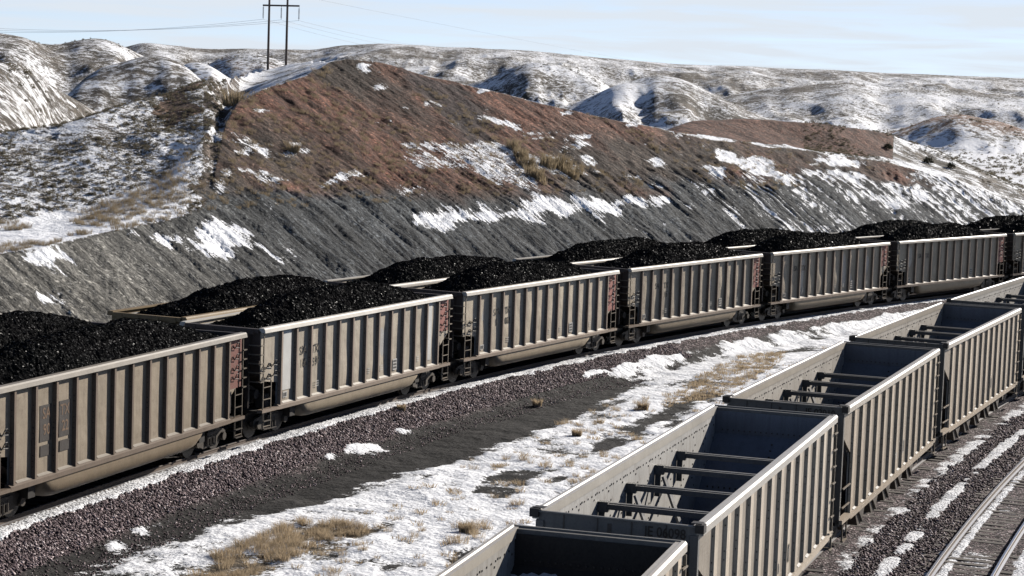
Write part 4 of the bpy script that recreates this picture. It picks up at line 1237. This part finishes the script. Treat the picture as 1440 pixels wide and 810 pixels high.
for i in range(8):
    lab, num, ink = names_a[i]
    g = gondola('coal_gondola', seed=i % 3, amp=(0.022, 0.014, 0.03, 0.02, 0.024, 0.055, 0.03, 0.02)[i])
    place(g, TR_A, i * PITCH_CAR)
    tag(g, lab, 'railcar', 'loaded coal gondolas of the front train')
    rp = link('red_end_panel', shared('red%d' % (i % 3), lambda: red_panel((1.9, 2.75, 2.35)[i % 3] if i != 1 else 2.0)), g)
    if num:
        ink_m = M_INKPALE if ink == 'dark' else M_INK
        if ink == 'dark':
            m = MB()
            for x in (-4.50, -3.52):
                m.box(x - 0.28, x + 0.30, -1.484, -1.478, 2.02, 3.00); m.box(x - 0.24, x + 0.26, -1.484, -1.478, 1.62, 1.92)
            m.obj('number_patch', M_PATCH, g)
        for t, x, z in (('SA', -4.46, 2.76), ('TX', -3.52, 2.74), (num.split('|')[0], -4.44, 2.32), (num.split('|')[1], -3.50, 2.30)):
            if not t:
                continue
            letter(t, 0.40 if ink != 'dark' else 0.42, ink_m, g, x, -1.489 if ink != 'dark' else -1.487, z)
    if i > 1:
        def stencil(k):
            m = MB()
            if k == 0:
                m.box(2.44, 2.78, -1.506, -1.498, 1.30, 1.72); m.mat(1)
                for z in (1.36, 1.48, 1.60):
                    m.box(2.48, 2.62, -1.509, -1.505, z, z + 0.07); m.box(2.65, 2.74, -1.509, -1.505, z, z + 0.07)
            elif k == 1:
                m.box(-5.9, -5.6, -1.506, -1.498, 1.30, 1.5); m.mat(1)
                for x in (-5.86, -5.74):
                    m.box(x, x + 0.09, -1.509, -1.505, 1.33, 1.46)
            else:
                m.mat(1)
                for z in (1.42, 1.50, 1.58):
                    m.box(0, 0.22, -1.507, -1.500, z, z + 0.022)
            return m.mesh('data_stencil', [M_WHITE, M_INK])
        link('data_stencil', shared('st0', lambda: stencil(0)), g); link('data_stencil', shared('st1', lambda: stencil(1)), g)
        for x in (0.35, 1.40, -3.6, 4.5):
            link('data_stencil', shared('st2', lambda: stencil(2)), g, (x, 0, 0))
    if i == 2:
        m = MB(); m.box(-5.98, -5.38, -1.494, -1.488, 1.55, 3.60); m.box(5.25, 5.80, -1.494, -1.488, 1.35, 3.60)
        m.obj('white_panel', M_WHITE, g)
    m = MB()
    for x in (-1.9, -0.5, 0.9, 2.3, 3.6):
        m.box(x, x + 0.16, -1.455, -1.43, 0.86, 0.94)
    m.obj('reflector', M_WHITE, g)
    dust(g, ((0.8, 0.74, 0.66), (0.54, 0.51, 0.475), (1.0, 1.0, 1.0), (1.0, 0.98, 0.95), (0.9, 0.86, 0.8), (0.92, 0.86, 0.78), (0.86, 0.8, 0.72), (0.8, 0.74, 0.66))[i])
    cars_a.append(g)
coal_lab = ['heap of black coal at the far left edge in a cut off gondola', 'long heap of black coal in the dusty brown 9022 gondola',
            'heap of black coal in the gondola numbered 1659', 'heap of black coal in the gondola with number ending 001',
            'heap of black coal in the gondola with number ending 15', 'heap of black coal in the gondola with wavy dented panels',
            'heap of black coal in the dim gondola at the far right', 'heap of coal in the front train gondola cut off at the right edge']
for i in range(8):
    c = link('coal_load', coals[(0, 0, 0, 1, 2, 1, 0, 1)[i]]); place(c, TR_A, i * PITCH_CAR)
    tag(c, coal_lab[i], 'coal heap', 'coal heaps of the front train')

labs_b = ['coal gondola behind the 9022 gondola, its coal showing above it', 'ochre yellow rimmed coal gondola behind the 1659 gondola',
          'coal gondola of the back train, behind the gap between the second and third loaded gondolas', 'coal gondola of the back train, behind the gondola ending 15',
          'coal gondola of the back train, behind the wavy dented gondola', 'coal gondola of the back train, far right behind the dim gondola',
          'coal gondola of the back train, farthest at the right edge']
s_b = [16.18 * 1 + 0.9, 16.18 * 2 + 1.7, 16.18 * 3 + 1.2]
for k in range(4):
    s_b.append(s_b[-1] + 16.62)
for i, sb in enumerate(s_b):
    g = gondola('coal_gondola', seed=i % 3, amp=0.02)
    place(g, TR_A, sb, OFF_B, DROP_B)
    tag(g, labs_b[i], 'railcar', 'loaded coal gondolas of the back train')
    if i == 1:
        g.scale = (0.94, 1, 1)
        for ch in g.children:
            if ch.name.split('.')[0] in ('top_chord', 'end_chord', 'rib', 'body'):
                for sl in ch.material_slots:
                    sl.link = 'OBJECT'; sl.material = M_YELLOW if ch.name.split('.')[0] != 'body' else sl.material
                if ch.name.startswith('body'):
                    ch.material_slots[0].material = M_YELLOW; ch.material_slots[2].material = M_YELLOW
                    for k, mm in ((1, M_INSIDE), (3, M_YELLOW), (4, M_INDARK)):
                        ch.material_slots[k].material = mm
    c = link('coal_load', coals[(0, 2, 1, 0, 1, 2, 0)[i]]); place(c, TR_A, sb, OFF_B, DROP_B)
    if i == 1:
        c.scale = (0.94, 1, 1)
    tag(c, ['coal heap above and behind the 9022 gondola', 'coal heap in the ochre yellow rimmed gondola', 'coal heap behind the gap between the second and third loaded gondolas', 'coal heap of the back train, behind the gondola ending 15', 'coal heap of the back train, behind the wavy dented gondola', 'coal heap of the back train, far right behind the dim gondola', 'coal heap of the back train, farthest at the right edge'][i], 'coal heap', 'coal heaps of the back train')

labs_c = ['empty hopper car at the bottom edge with a black stained end wall and snow inside', 'empty tan hopper car lettered JE 06098 on its end plate',
          'empty hopper car lettered JE 02010, right behind the JE 06098 hopper', 'empty hopper car second behind the JE 06098 hopper, its right end near the photo edge',
          'empty hopper car farthest at the right edge, only its far inner wall showing']
num_c = [None, 'JE 06098', 'JE 02010', None, None]
for i in range(5):
    h = hopper('hopper_car', dirty=(i == 0))
    place(h, TR_C, (i + 1) * PITCH_CAR)
    tag(h, labs_c[i], 'railcar', 'empty hopper cars')
    if num_c[i]:
        letter(num_c[i], 0.26, M_INK, h, -7.384, -0.92, 3.79, 'end')
        letter('JE', 0.36, M_INK, h, H_RIBS[2] + 0.17, -1.566, 2.60); letter(num_c[i][-2:], 0.36, M_INK, h, H_RIBS[3] + 0.17, -1.566, 2.15); letter(num_c[i][3:5], 0.36, M_INK, h, H_RIBS[2] + 0.17, -1.566, 2.05)
    def plate():
        m = MB(); m.mat(0); m.box(0, 0.22, -1.572, -1.564, 1.45, 1.85); m.mat(1); m.box(0.04, 0.18, -1.575, -1.571, 1.50, 1.80)
        return m.mesh('data_plate', [M_WHITE, M_INK])
    link('data_plate', shared('hplate', plate), h, (H_RIBS[7] + 0.06, 0, 0))
    def plate2():
        m = MB(); m.box(0, 0.16, -1.572, -1.564, 1.42, 1.64); return m.mesh('data_plate', M_WHITE)
    link('data_plate', shared('hplate2', plate2), h, (H_RIBS[6] + 0.06, 0, 0))
    dust(h, ((0.95, 0.93, 0.9), (1.0, 1.0, 1.0), (0.86, 0.82, 0.77), (0.93, 0.88, 0.82), (0.9, 0.88, 0.85))[i])

# ------------------------------------------------------------------ railway tracks
def metal_rail():
    M = NT('rail_steel'); P = M.coord('Object'); n = M.noise(P, 6.0, 3)
    g = M.n('NewGeometry'); sx = M.n('SeparateXYZ'); M.put(sx.inputs[0], g.outputs['Normal'])
    top = M.rng(sx.outputs[2], 0.85, 0.98)
    col = M.mix(top, M.mix(n, (0.075, 0.050, 0.036), (0.12, 0.085, 0.062)), (0.42, 0.42, 0.43))
    return M.fin(col, M.rng(top, 0, 1, 0.75, 0.28), metal=M.math('MULTIPLY', top, 0.8))
def wood_tie():
    M = NT('weathered_tie'); P = M.coord('Object'); n = M.noise(M.mapping(P, (14, 2.0, 14)), 1.0, 4)
    rnd = M.n('ObjectInfo').outputs['Random']
    col = M.mix(M.rng(n, 0.3, 0.7), (0.050, 0.041, 0.035), (0.120, 0.100, 0.086))
    col = M.mix(1.0, col, M.rng(rnd, 0, 1, 0.7, 1.25), 'MULTIPLY')
    return M.fin(col, 0.9, M.bump(n, 0.5, 0.03))
M_RAIL, M_TIE = metal_rail(), wood_tie()
def tie_mesh(sd_):
    m = MB(); m.box(-0.115, 0.115, -1.30, 1.30, -0.40, -0.185)
    return m.mesh('tie', M_TIE)
tie_me = [tie_mesh(0)]

def railway(name, T, off, s0, s1, tie0, tie1, lab, dz=0.0):
    t = root(name, lab, 'railway track', 'railway tracks')
    ss = np.arange(s0, s1, 1.0)
    for g in (-0.7525, 0.7525):
        prof = [(-0.075, -0.185), (0.075, -0.185), (0.075, -0.16), (0.012, -0.14), (0.012, -0.045), (0.037, -0.035), (0.037, -0.006), (0.026, 0.0), (-0.026, 0.0), (-0.037, -0.006), (-0.037, -0.035), (-0.012, -0.045), (-0.012, -0.14), (-0.075, -0.16)]
        m = MB(); vs = []
        for s in ss:
            x, y, h = track_pose(T, s, off - g)
            for u, w in prof:
                vs.append((x - u * math.sin(h), y + u * math.cos(h), w + dz))
        n = len(prof); fs = []
        for i in range(len(ss) - 1):
            for k in range(n):
                fs.append((i * n + k, i * n + (k + 1) % n, (i + 1) * n + (k + 1) % n, (i + 1) * n + k))
        m.add(vs, fs); m.obj('rail', M_RAIL, t)
    for s in np.arange(tie0, tie1, 0.515):
        x, y, h = track_pose(T, s + random.uniform(-0.04, 0.04), off + random.uniform(-0.05, 0.05))
        o = link('tie', tie_dark if T is TR_A else tie_me[0], t, (x, y, dz + random.uniform(-0.018, 0.004))); o.rotation_euler = (random.uniform(-0.006, 0.006), 0, h + random.uniform(-0.03, 0.03))
    return t
M_TIE = NT('dark_tie').fin((0.02, 0.018, 0.017), 0.9)  # track A gets near-black ties
tie_dark = tie_mesh(0)
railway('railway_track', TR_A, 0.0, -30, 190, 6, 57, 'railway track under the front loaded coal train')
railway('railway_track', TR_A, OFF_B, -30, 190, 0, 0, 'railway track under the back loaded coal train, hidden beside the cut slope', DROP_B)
railway('railway_track', TR_C, 0.0, 2, 130, 20, 71, 'railway track under the empty hopper cars')
railway('railway_track', TR_C, OFF_D, 2, 130, 14, 62, 'empty railway track with shiny rails and snow at the lower right')

# ------------------------------------------------------------------ power line
M_POLE = car_paint('pole_wood', (0.125, 0.088, 0.070), (0.06, 0.045, 0.04), 0.4, streak=0.6, dust=(0.1, 0.08, 0.07))
M_INS = car_paint('grey_insulator', (0.30, 0.30, 0.31), (0.2, 0.2, 0.2), 0.2)
M_WIRE = car_paint('wire_metal', (0.38, 0.39, 0.41), (0.3, 0.3, 0.3), 0.1)
p1 = Vector((-36.6, 297.8, 0)); p2 = Vector((-34.0, 298.05, 0))
z1, z2 = ground_z([p1[:2], p2[:2]])
pr = root('power_pole', 'brown wooden two-legged power pole on the hill crest', 'power pole'); pr.location = (p1.x, p1.y, z1)
za = 11.5885 + 300 * ((124.5 - 10.5) / 2866.0)            # crossarm height
ax = (p2 - p1); ax.z = 0; ax.normalize()
for p, zb in ((p1, z1), (p2, z2)):
    m = MB(); b = p - p1
    m.tube([(b.x, b.y, zb - z1 - 1.5), (b.x, b.y, za + 1.9 - z1)], [0.20, 0.15], 10); m.obj('pole', M_POLE, pr)
m = MB(); e0 = -ax * 0.95; e1 = (p2 - p1) + ax * 1.75; e0.z = za - z1; e1.z = za + 0.1 - z1
m.beam(e0, e1, 0.16, 0.24); m.obj('crossarm', M_POLE, pr)
for a, b in (((0, 0), (1.0, 0)), ((2.6, 0), (1.6, 0))):
    m = MB(); m.beam(ax * a[0] + Vector((0, 0, za - z1 + 1.7)), ax * b[0] + Vector((0, 0, za - z1 + 0.1)), 0.06, 0.06)
hang = []
for t in (-0.85, 1.75, 4.3):
    q = ax * t
    m = MB(); zt = za - z1 - 0.05
    m.tube([(q.x, q.y, zt), (q.x, q.y, zt - 1.95)], 0.03, 5)
    for k in range(9):
        m.tube([(q.x, q.y, zt - 0.25 - 0.17 * k), (q.x, q.y, zt - 0.33 - 0.17 * k)], 0.11, 8)
    m.obj('insulator', M_INS, pr); hang.append(Vector((p1.x + q.x, p1.y + q.y, za - 2.0)))
def wire(a, b, sag, lab, r=0.015):
    m = MB(); pts = []
    for t in np.linspace(0, 1, 25):
        p = a.lerp(b, t); p.z -= sag * 4 * t * (1 - t); pts.append(p)
    m.tube(pts, r, 4); o = m.obj('power_line', M_WIRE); tag(o, lab, 'power line', 'power lines'); return o
nm3 = ('left', 'middle', 'right')
for i, h in enumerate(hang):
    wire(h, Vector((-86.0 + i * 0.6, 312.0 + i * 3.5, 18.6 + 0.4 * i)), 0.9, 'power line sagging left from the %s insulator of the power pole' % nm3[i])
    wire(h, Vector((-11.0 + i * 2.0, 400.0, 18.2 + 0.9 * i)), 0.8, 'power line running right from the %s insulator of the power pole' % nm3[i])
top1 = Vector((p2.x, p2.y, za + 1.85))
wire(top1, Vector((40.0, 420.0, 17.5)), 0.3, 'thin earth wire crossing the sky right of the power pole top', 0.012)

# ------------------------------------------------------------------ plants
def plant_material(name, ca, cb):
    M = NT(name); g = M.n('NewGeometry'); P = M.coord('Object'); n = M.noise(P, 2.3, 3)
    f = M.math('ADD', M.math('MULTIPLY', g.outputs['Random Per Island'], 0.7), M.math('MULTIPLY', n, 0.4))
    col = M.mix(f, ca, cb); m = M.fin(col, 0.9, spec=0.1)
    tr = M.n('BsdfTranslucent'); M.put(tr.inputs[0], col); mx = M.n('MixShader'); mx.inputs[0].default_value = 0.45
    M.t.links.new(M.b.outputs[0], mx.inputs[1]); M.t.links.new(tr.outputs[0], mx.inputs[2]); M.t.links.new(mx.outputs[0], M.out.inputs['Surface'])
    return m
M_GRASS = plant_material('dry_grass', (0.30, 0.22, 0.145), (0.66, 0.53, 0.36))
M_SAGE = plant_material('sagebrush', (0.075, 0.068, 0.048), (0.21, 0.18, 0.125))
M_STRAW = plant_material('straw_brush', (0.20, 0.155, 0.10), (0.42, 0.335, 0.22))
M_DARKB = plant_material('juniper', (0.018, 0.020, 0.014), (0.055, 0.055, 0.038))

def tuft_arrays(nb, h, spread, w, seed, lean=0.6):
    r = np.random.default_rng(seed); V = []; F = []
    for _ in range(nb):
        a = r.uniform(0, 2 * math.pi); rad = spread * 0.45 * math.sqrt(r.uniform()); bx, by = rad * math.cos(a), rad * math.sin(a)
        hh = h * r.uniform(0.45, 1.0); ln = lean * r.uniform(0.1, 1.0) * hh; a2 = a + r.uniform(-0.8, 0.8)
        tx, ty = bx + ln * math.cos(a2), by + ln * math.sin(a2); wa = r.uniform(0, 2 * math.pi); wx, wy = w * math.cos(wa), w * math.sin(wa)
        mx, my = bx + 0.35 * (tx - bx), by + 0.35 * (ty - by); o = len(V)
        V += [(bx - wx, by - wy, -0.03), (bx + wx, by + wy, -0.03), (mx + wx * 0.8, my + wy * 0.8, hh * 0.6), (mx - wx * 0.8, my - wy * 0.8, hh * 0.6), (tx, ty, hh)]
        F += [(o, o + 1, o + 2), (o, o + 2, o + 3), (o + 3, o + 2, o + 4)]
    return np.array(V), np.array(F)

def bush_arrays(nl, h, spread, leaf, seed, stems=5):
    """twiggy dome of small leaf clumps on short stems"""
    r = np.random.default_rng(seed); V = []; F = []
    for _ in range(nl):
        d = r.normal(size=3); d /= np.linalg.norm(d); k = r.uniform(0.35, 1.0) ** 0.6 * r.uniform(0.75, 1.05)
        c = np.array((d[0] * spread * k, d[1] * spread * k, abs(d[2]) * h * k * 0.9 + 0.06 * h))
        u = r.normal(size=3); v = r.normal(size=3); u /= np.linalg.norm(u); v /= np.linalg.norm(v); s = leaf * r.uniform(0.5, 1.2); o = len(V)
        V += [c + u * s, c + v * s, c - u * s * 0.7 - v * s * 0.5]; F.append((o, o + 1, o + 2))
    for _ in range(stems):
        a = r.uniform(0, 6.28); o = len(V); e = np.array((math.cos(a) * spread * 0.6, math.sin(a) * spread * 0.6, h * 0.6)); p = np.array((-math.sin(a), math.cos(a), 0)) * leaf * 0.25
        V += [-p, p, e]; F.append((o, o + 1, o + 2))
    return np.array(V), np.array(F)

def scatter(name, variants, pts, zs, scl, mat, lab, cat=None, kind='stuff'):
    Vs = []; Fs = []; o = 0
    for i, (p, z, s) in enumerate(zip(pts, zs, scl)):
        V, F = variants[i % len(variants)]; a = rng.uniform(0, 6.28); c, sn = math.cos(a), math.sin(a)
        W = np.c_[(V[:, 0] * c - V[:, 1] * sn) * s + p[0], (V[:, 0] * sn + V[:, 1] * c) * s + p[1], V[:, 2] * s + z]
        Vs.append(W); Fs.append(F + o); o += len(V)
    V = np.concatenate(Vs).astype(np.float32); F = np.concatenate(Fs).astype(np.int32)
    me = bpy.data.meshes.new(name); me.vertices.add(len(V)); me.vertices.foreach_set('co', V.ravel())
    me.loops.add(F.size); me.loops.foreach_set('vertex_index', F.ravel()); me.polygons.add(len(F)); me.polygons.foreach_set('loop_start', np.arange(0, F.size, 3, dtype=np.int32))
    me.update(calc_edges=True); me.materials.append(mat)
    return tag(link(name, me), lab, cat, None, kind)

def in_poly(key, n):
    P = np.array(POLY[key]); out = []
    while len(out) < n:
        q = rng.uniform(P.min(0), P.max(0), (n * 3, 2)); q = q[poly_sd(POLY[key], q[:, 0], q[:, 1]) > 0]; out += q.tolist()
    return np.array(out[:n])

tufts = [tuft_arrays(60, 0.30, 0.42, 0.0045, k, 1.0) for k in range(6)]
flat_t = [tuft_arrays(26, 0.13, 0.42, 0.009, 20 + k, 1.6) for k in range(4)]
sages = [bush_arrays(46, 0.34, 0.30, 0.075, 40 + k) for k in range(6)]
# dry grass of the yard
g1 = in_poly('G1', 460); g1 = g1[fbm(g1[:, 0] * 2.2, g1[:, 1] * 1.1, 2, 333) > 0.40][:330]; g3 = in_poly('G3', 16)
r0 = rng.uniform((-14, 46), (24, 128), (5000, 2)); e = terrain_eval(r0[:, 0], r0[:, 1])
ok = (e['n'] > 5.5) & (e['nc'] < -2.6) & (fbm(r0[:, 0] * 0.35, r0[:, 1] * 0.35, 3, 200) > 0.52) & (e['snow'] > 0.45)
gs = r0[ok][:420]
allp = np.concatenate([g1, g3, gs]); sc_ = np.r_[rng.uniform(0.35, 1.05, len(g1)), rng.uniform(0.6, 1.2, len(g3)), rng.uniform(0.35, 0.85, len(gs))]
scatter('grass', tufts, allp, ground_z(allp), sc_, M_GRASS, 'dry yellow grass standing in the snow between the trains')
g2 = in_poly('G2', 420); r2 = r0[(e['n'] > 7) & (e['nc'] < -2.6) & (e['snow'] > 0.5)][:500]
fp = np.concatenate([g2, r2]); scatter('grass', flat_t, fp, ground_z(fp), rng.uniform(0.5, 1.3, len(fp)), M_GRASS, 'flattened dry grass lying in the snow by the hoppers')
# sagebrush on the open hillside and the top of the bank
azs = rng.uniform(76, 105.5, 90000); rs = rng.uniform(80, 300, 90000); q = np.c_[rs * np.cos(np.radians(azs)), rs * np.sin(np.radians(azs))]
e = terrain_eval(q[:, 0], q[:, 1]); dens = fbm(q[:, 0] * 0.12, q[:, 1] * 0.12, 3, 210)
ok = e['nat'] & ~e['bench'] & (dens > 0.30 + 0.16 * (q[:, 1] > 150)) & ((azs > 98.2) | (azs < 82))
sp = q[ok][:13000]; zz = e['z'][ok][:13000]
scatter('sagebrush', sages, sp, zz, rng.uniform(0.25, 0.65, len(sp)), M_SAGE, 'grey sagebrush dotting the snowy hillside')
ok = e['bench'] & (dens > 0.36); sp = q[ok][:900]
scatter('grass', tufts, sp, e['z'][ok][:900], rng.uniform(0.5, 1.0, len(sp)), M_STRAW, 'dry grass along the bench below the snowy hillside')
ok = e['cut'] & (e['z'] > 5.5) & (dens > 0.5); sp = q[ok][:900]
scatter('grass', tufts, sp, e['z'][ok][:900], rng.uniform(0.4, 1.1, len(sp)), M_STRAW, 'sparse dry grass on the red upper slope')
# far shrubs
azs = rng.uniform(75.8, 104.6, 34000); rs = rng.uniform(200, 1600, 34000); q = np.c_[rs * np.cos(np.radians(azs)), rs * np.sin(np.radians(azs))]
e = terrain_eval(q[:, 0], q[:, 1]); ok = e['far'] & (fbm(q[:, 0] * 0.012, q[:, 1] * 0.012, 3, 220) > 0.46); sp = q[ok][:11000]
scatter('sagebrush', sages, sp, e['z'][ok][:11000], rng.uniform(0.7, 2.3, len(sp)), M_SAGE, 'dark brush scattered over the far snowy hills')

def shrub(name, x, y, kind, size, lab, mat, cat):
    V, F = (tuft_arrays(260, 0.8 * size, 0.9 * size, 0.010 * size + 0.004, int(abs(x * 10)) + 3) if kind == 'tuft' else bush_arrays(420, 0.8 * size, 0.62 * size, 0.075 * size + 0.02, int(abs(y * 10)) + 5))
    me = bpy.data.meshes.new(name); me.from_pydata(V.tolist(), [], F.tolist()); me.materials.append(mat)
    return tag(link(name, me, None, (x, y, float(ground_z([(x, y)])[0]))), lab, cat)
shrub('grass_tuft', 1.2, 82.0, 'tuft', 0.45, 'lone tan grass tuft on the dark cinder ground between the trains', M_GRASS, 'grass tuft')
shrub('grass_tuft', 2.6, 75.0, 'tuft', 0.42, 'tan grass tuft on snow beside the JE 06098 hopper', M_GRASS, 'grass tuft')
shrub('grass_tuft', -4.0, 75.8, 'tuft', 0.35, 'small straw tuft at the edge of the purple ballast', M_GRASS, 'grass tuft')
shrub('grass_tuft', -1.1, 57.7, 'tuft', 0.45, 'dry grass tuft on snow left of the black stained hopper', M_GRASS, 'grass tuft')
shrub('grass_tuft', 5.5, 82.1, 'tuft', 0.5, 'flat dry tuft on snow beside the JE 02010 hopper', M_GRASS, 'grass tuft')
def brush_patch(x, y, lx, ly, ang, lab, nb=900, h=0.85):
    r = np.random.default_rng(int(x * 7 + 90)); Vs = []; Fs = []; o = 0
    for k in range(26):
        V, F = tuft_arrays(nb // 26, h * r.uniform(0.7, 1.1), 0.7, 0.014, 300 + k, 0.5)
        u, w = r.uniform(-1, 1) * lx, r.uniform(-1, 1) * ly; px, py = x + u * math.cos(ang) - w * math.sin(ang), y + u * math.sin(ang) + w * math.cos(ang)
        Vs.append(V + np.array((px - x, py - y, float(ground_z([(px, py)])[0])))); Fs.append(F + o); o += len(V)
    me = bpy.data.meshes.new('brush_clump'); me.from_pydata(np.concatenate(Vs).tolist(), [], np.concatenate(Fs).tolist()); me.materials.append(M_STRAW)
    return tag(link('brush_clump', me, None, (x, y, 0)), lab, 'brush')
brush_patch(0.6, 130.6, 2.4, 0.5, -1.2, 'long clump of tan brush on the snow patch of the red slope', 1600)
brush_patch(2.9, 133.2, 1.7, 0.9, 0.3, 'round clump of tan brush, right one on the snow patch of the slope', 1600)
shrub('bush', -16.6, 119.3, 'tuft', 1.5, 'round tan bush on the hill crest left of the power pole', M_STRAW, 'bush')
shrub('bush', -12.5, 114.0, 'tuft', 0.8, 'small straw bush on the upper left of the red slope', M_STRAW, 'bush')
shrub('bush', 35.5, 176.2, 'bush', 0.85, 'dark green bush on the ridge at the right end of the red bank', M_DARKB, 'bush')
shrub('bush', 31.8, 175.2, 'bush', 0.75, 'dark bush at the end of the flat red mound', M_DARKB, 'bush')
shrub('bush', 37.6, 176.6, 'bush', 0.75, 'low dark bush just right of the ridge bush, above the snowy rills', M_DARKB, 'bush')

# ------------------------------------------------------------------ loose ballast stones on the shoulders
def stones(n, T, s0, s1, n0, n1, lo, hi, seed):
    r = np.random.default_rng(seed); s = s0 + (s1 - s0) * r.uniform(0, 1, n) ** 1.35; o = r.uniform(n0, n1, n)
    x, y, h = track_pose(T, s, 0.0); x = x + o * np.sin(h); y = y - o * np.cos(h)
    return np.c_[x, y], r.uniform(lo, hi, n)
def stone_field():
    a, ra = stones(30000, TR_A, 4, 62, 1.35, 2.75, 0.028, 0.060, 5)
    b, rb = stones(14000, TR_C, 26, 80, 1.7, OFF_D - 0.9, 0.028, 0.055, 6)
    d, rd = stones(5000, TR_A, 6, 60, 2.6, 4.2, 0.015, 0.042, 8)
    P = np.r_[a, b, d]; R = np.r_[ra, rb, rd]; e = terrain_eval(P[:, 0], P[:, 1]); keep = e['snow'] < 0.54; P, R, Z = P[keep], R[keep], e['z'][keep]
    n = len(P); base = np.array([(1, 0, 0), (-1, 0, 0), (0, 1, 0), (0, -1, 0), (0, 0, 1), (0, 0, -1)], float)
    F0 = np.array([(0, 2, 4), (2, 1, 4), (1, 3, 4), (3, 0, 4), (2, 0, 5), (1, 2, 5), (3, 1, 5), (0, 3, 5)])
    V = base[None] * R[:, None, None] * rng.uniform(0.55, 1.25, (n, 6, 1)) + rng.uniform(-0.3, 0.3, (n, 6, 3)) * R[:, None, None]
    an = rng.uniform(0, 6.28, n); c, s_ = np.cos(an), np.sin(an); X = V[..., 0] * c[:, None] - V[..., 1] * s_[:, None]; Y = V[..., 0] * s_[:, None] + V[..., 1] * c[:, None]
    V = np.stack([X + P[:, 0:1], Y + P[:, 1:2], V[..., 2] * 0.8 + Z[:, None] + R[:, None] * 0.35], -1)
    F = (F0[None] + (np.arange(n) * 6)[:, None, None]).reshape(-1, 3).astype(np.int32)
    me = bpy.data.meshes.new('gravel'); me.vertices.add(n * 6); me.vertices.foreach_set('co', V.reshape(-1).astype(np.float32))
    me.loops.add(F.size); me.loops.foreach_set('vertex_index', F.ravel()); me.polygons.add(len(F)); me.polygons.foreach_set('loop_start', np.arange(0, F.size, 3, dtype=np.int32)); me.update(calc_edges=True)
    M = NT('ballast_stone'); g = M.n('NewGeometry').outputs['Random Per Island']
    me.materials.append(M.fin(M.ramp(g, [(0.0, (0.040, 0.028, 0.031)), (0.40, (0.095, 0.064, 0.070)), (0.70, (0.20, 0.145, 0.152)), (0.90, (0.38, 0.30, 0.305)), (1.0, (0.66, 0.58, 0.57))]), 0.75, spec=0.3))
    tag(link('gravel', me), 'loose purple and grey ballast stones beside the tracks', None, None, 'stuff')
stone_field()
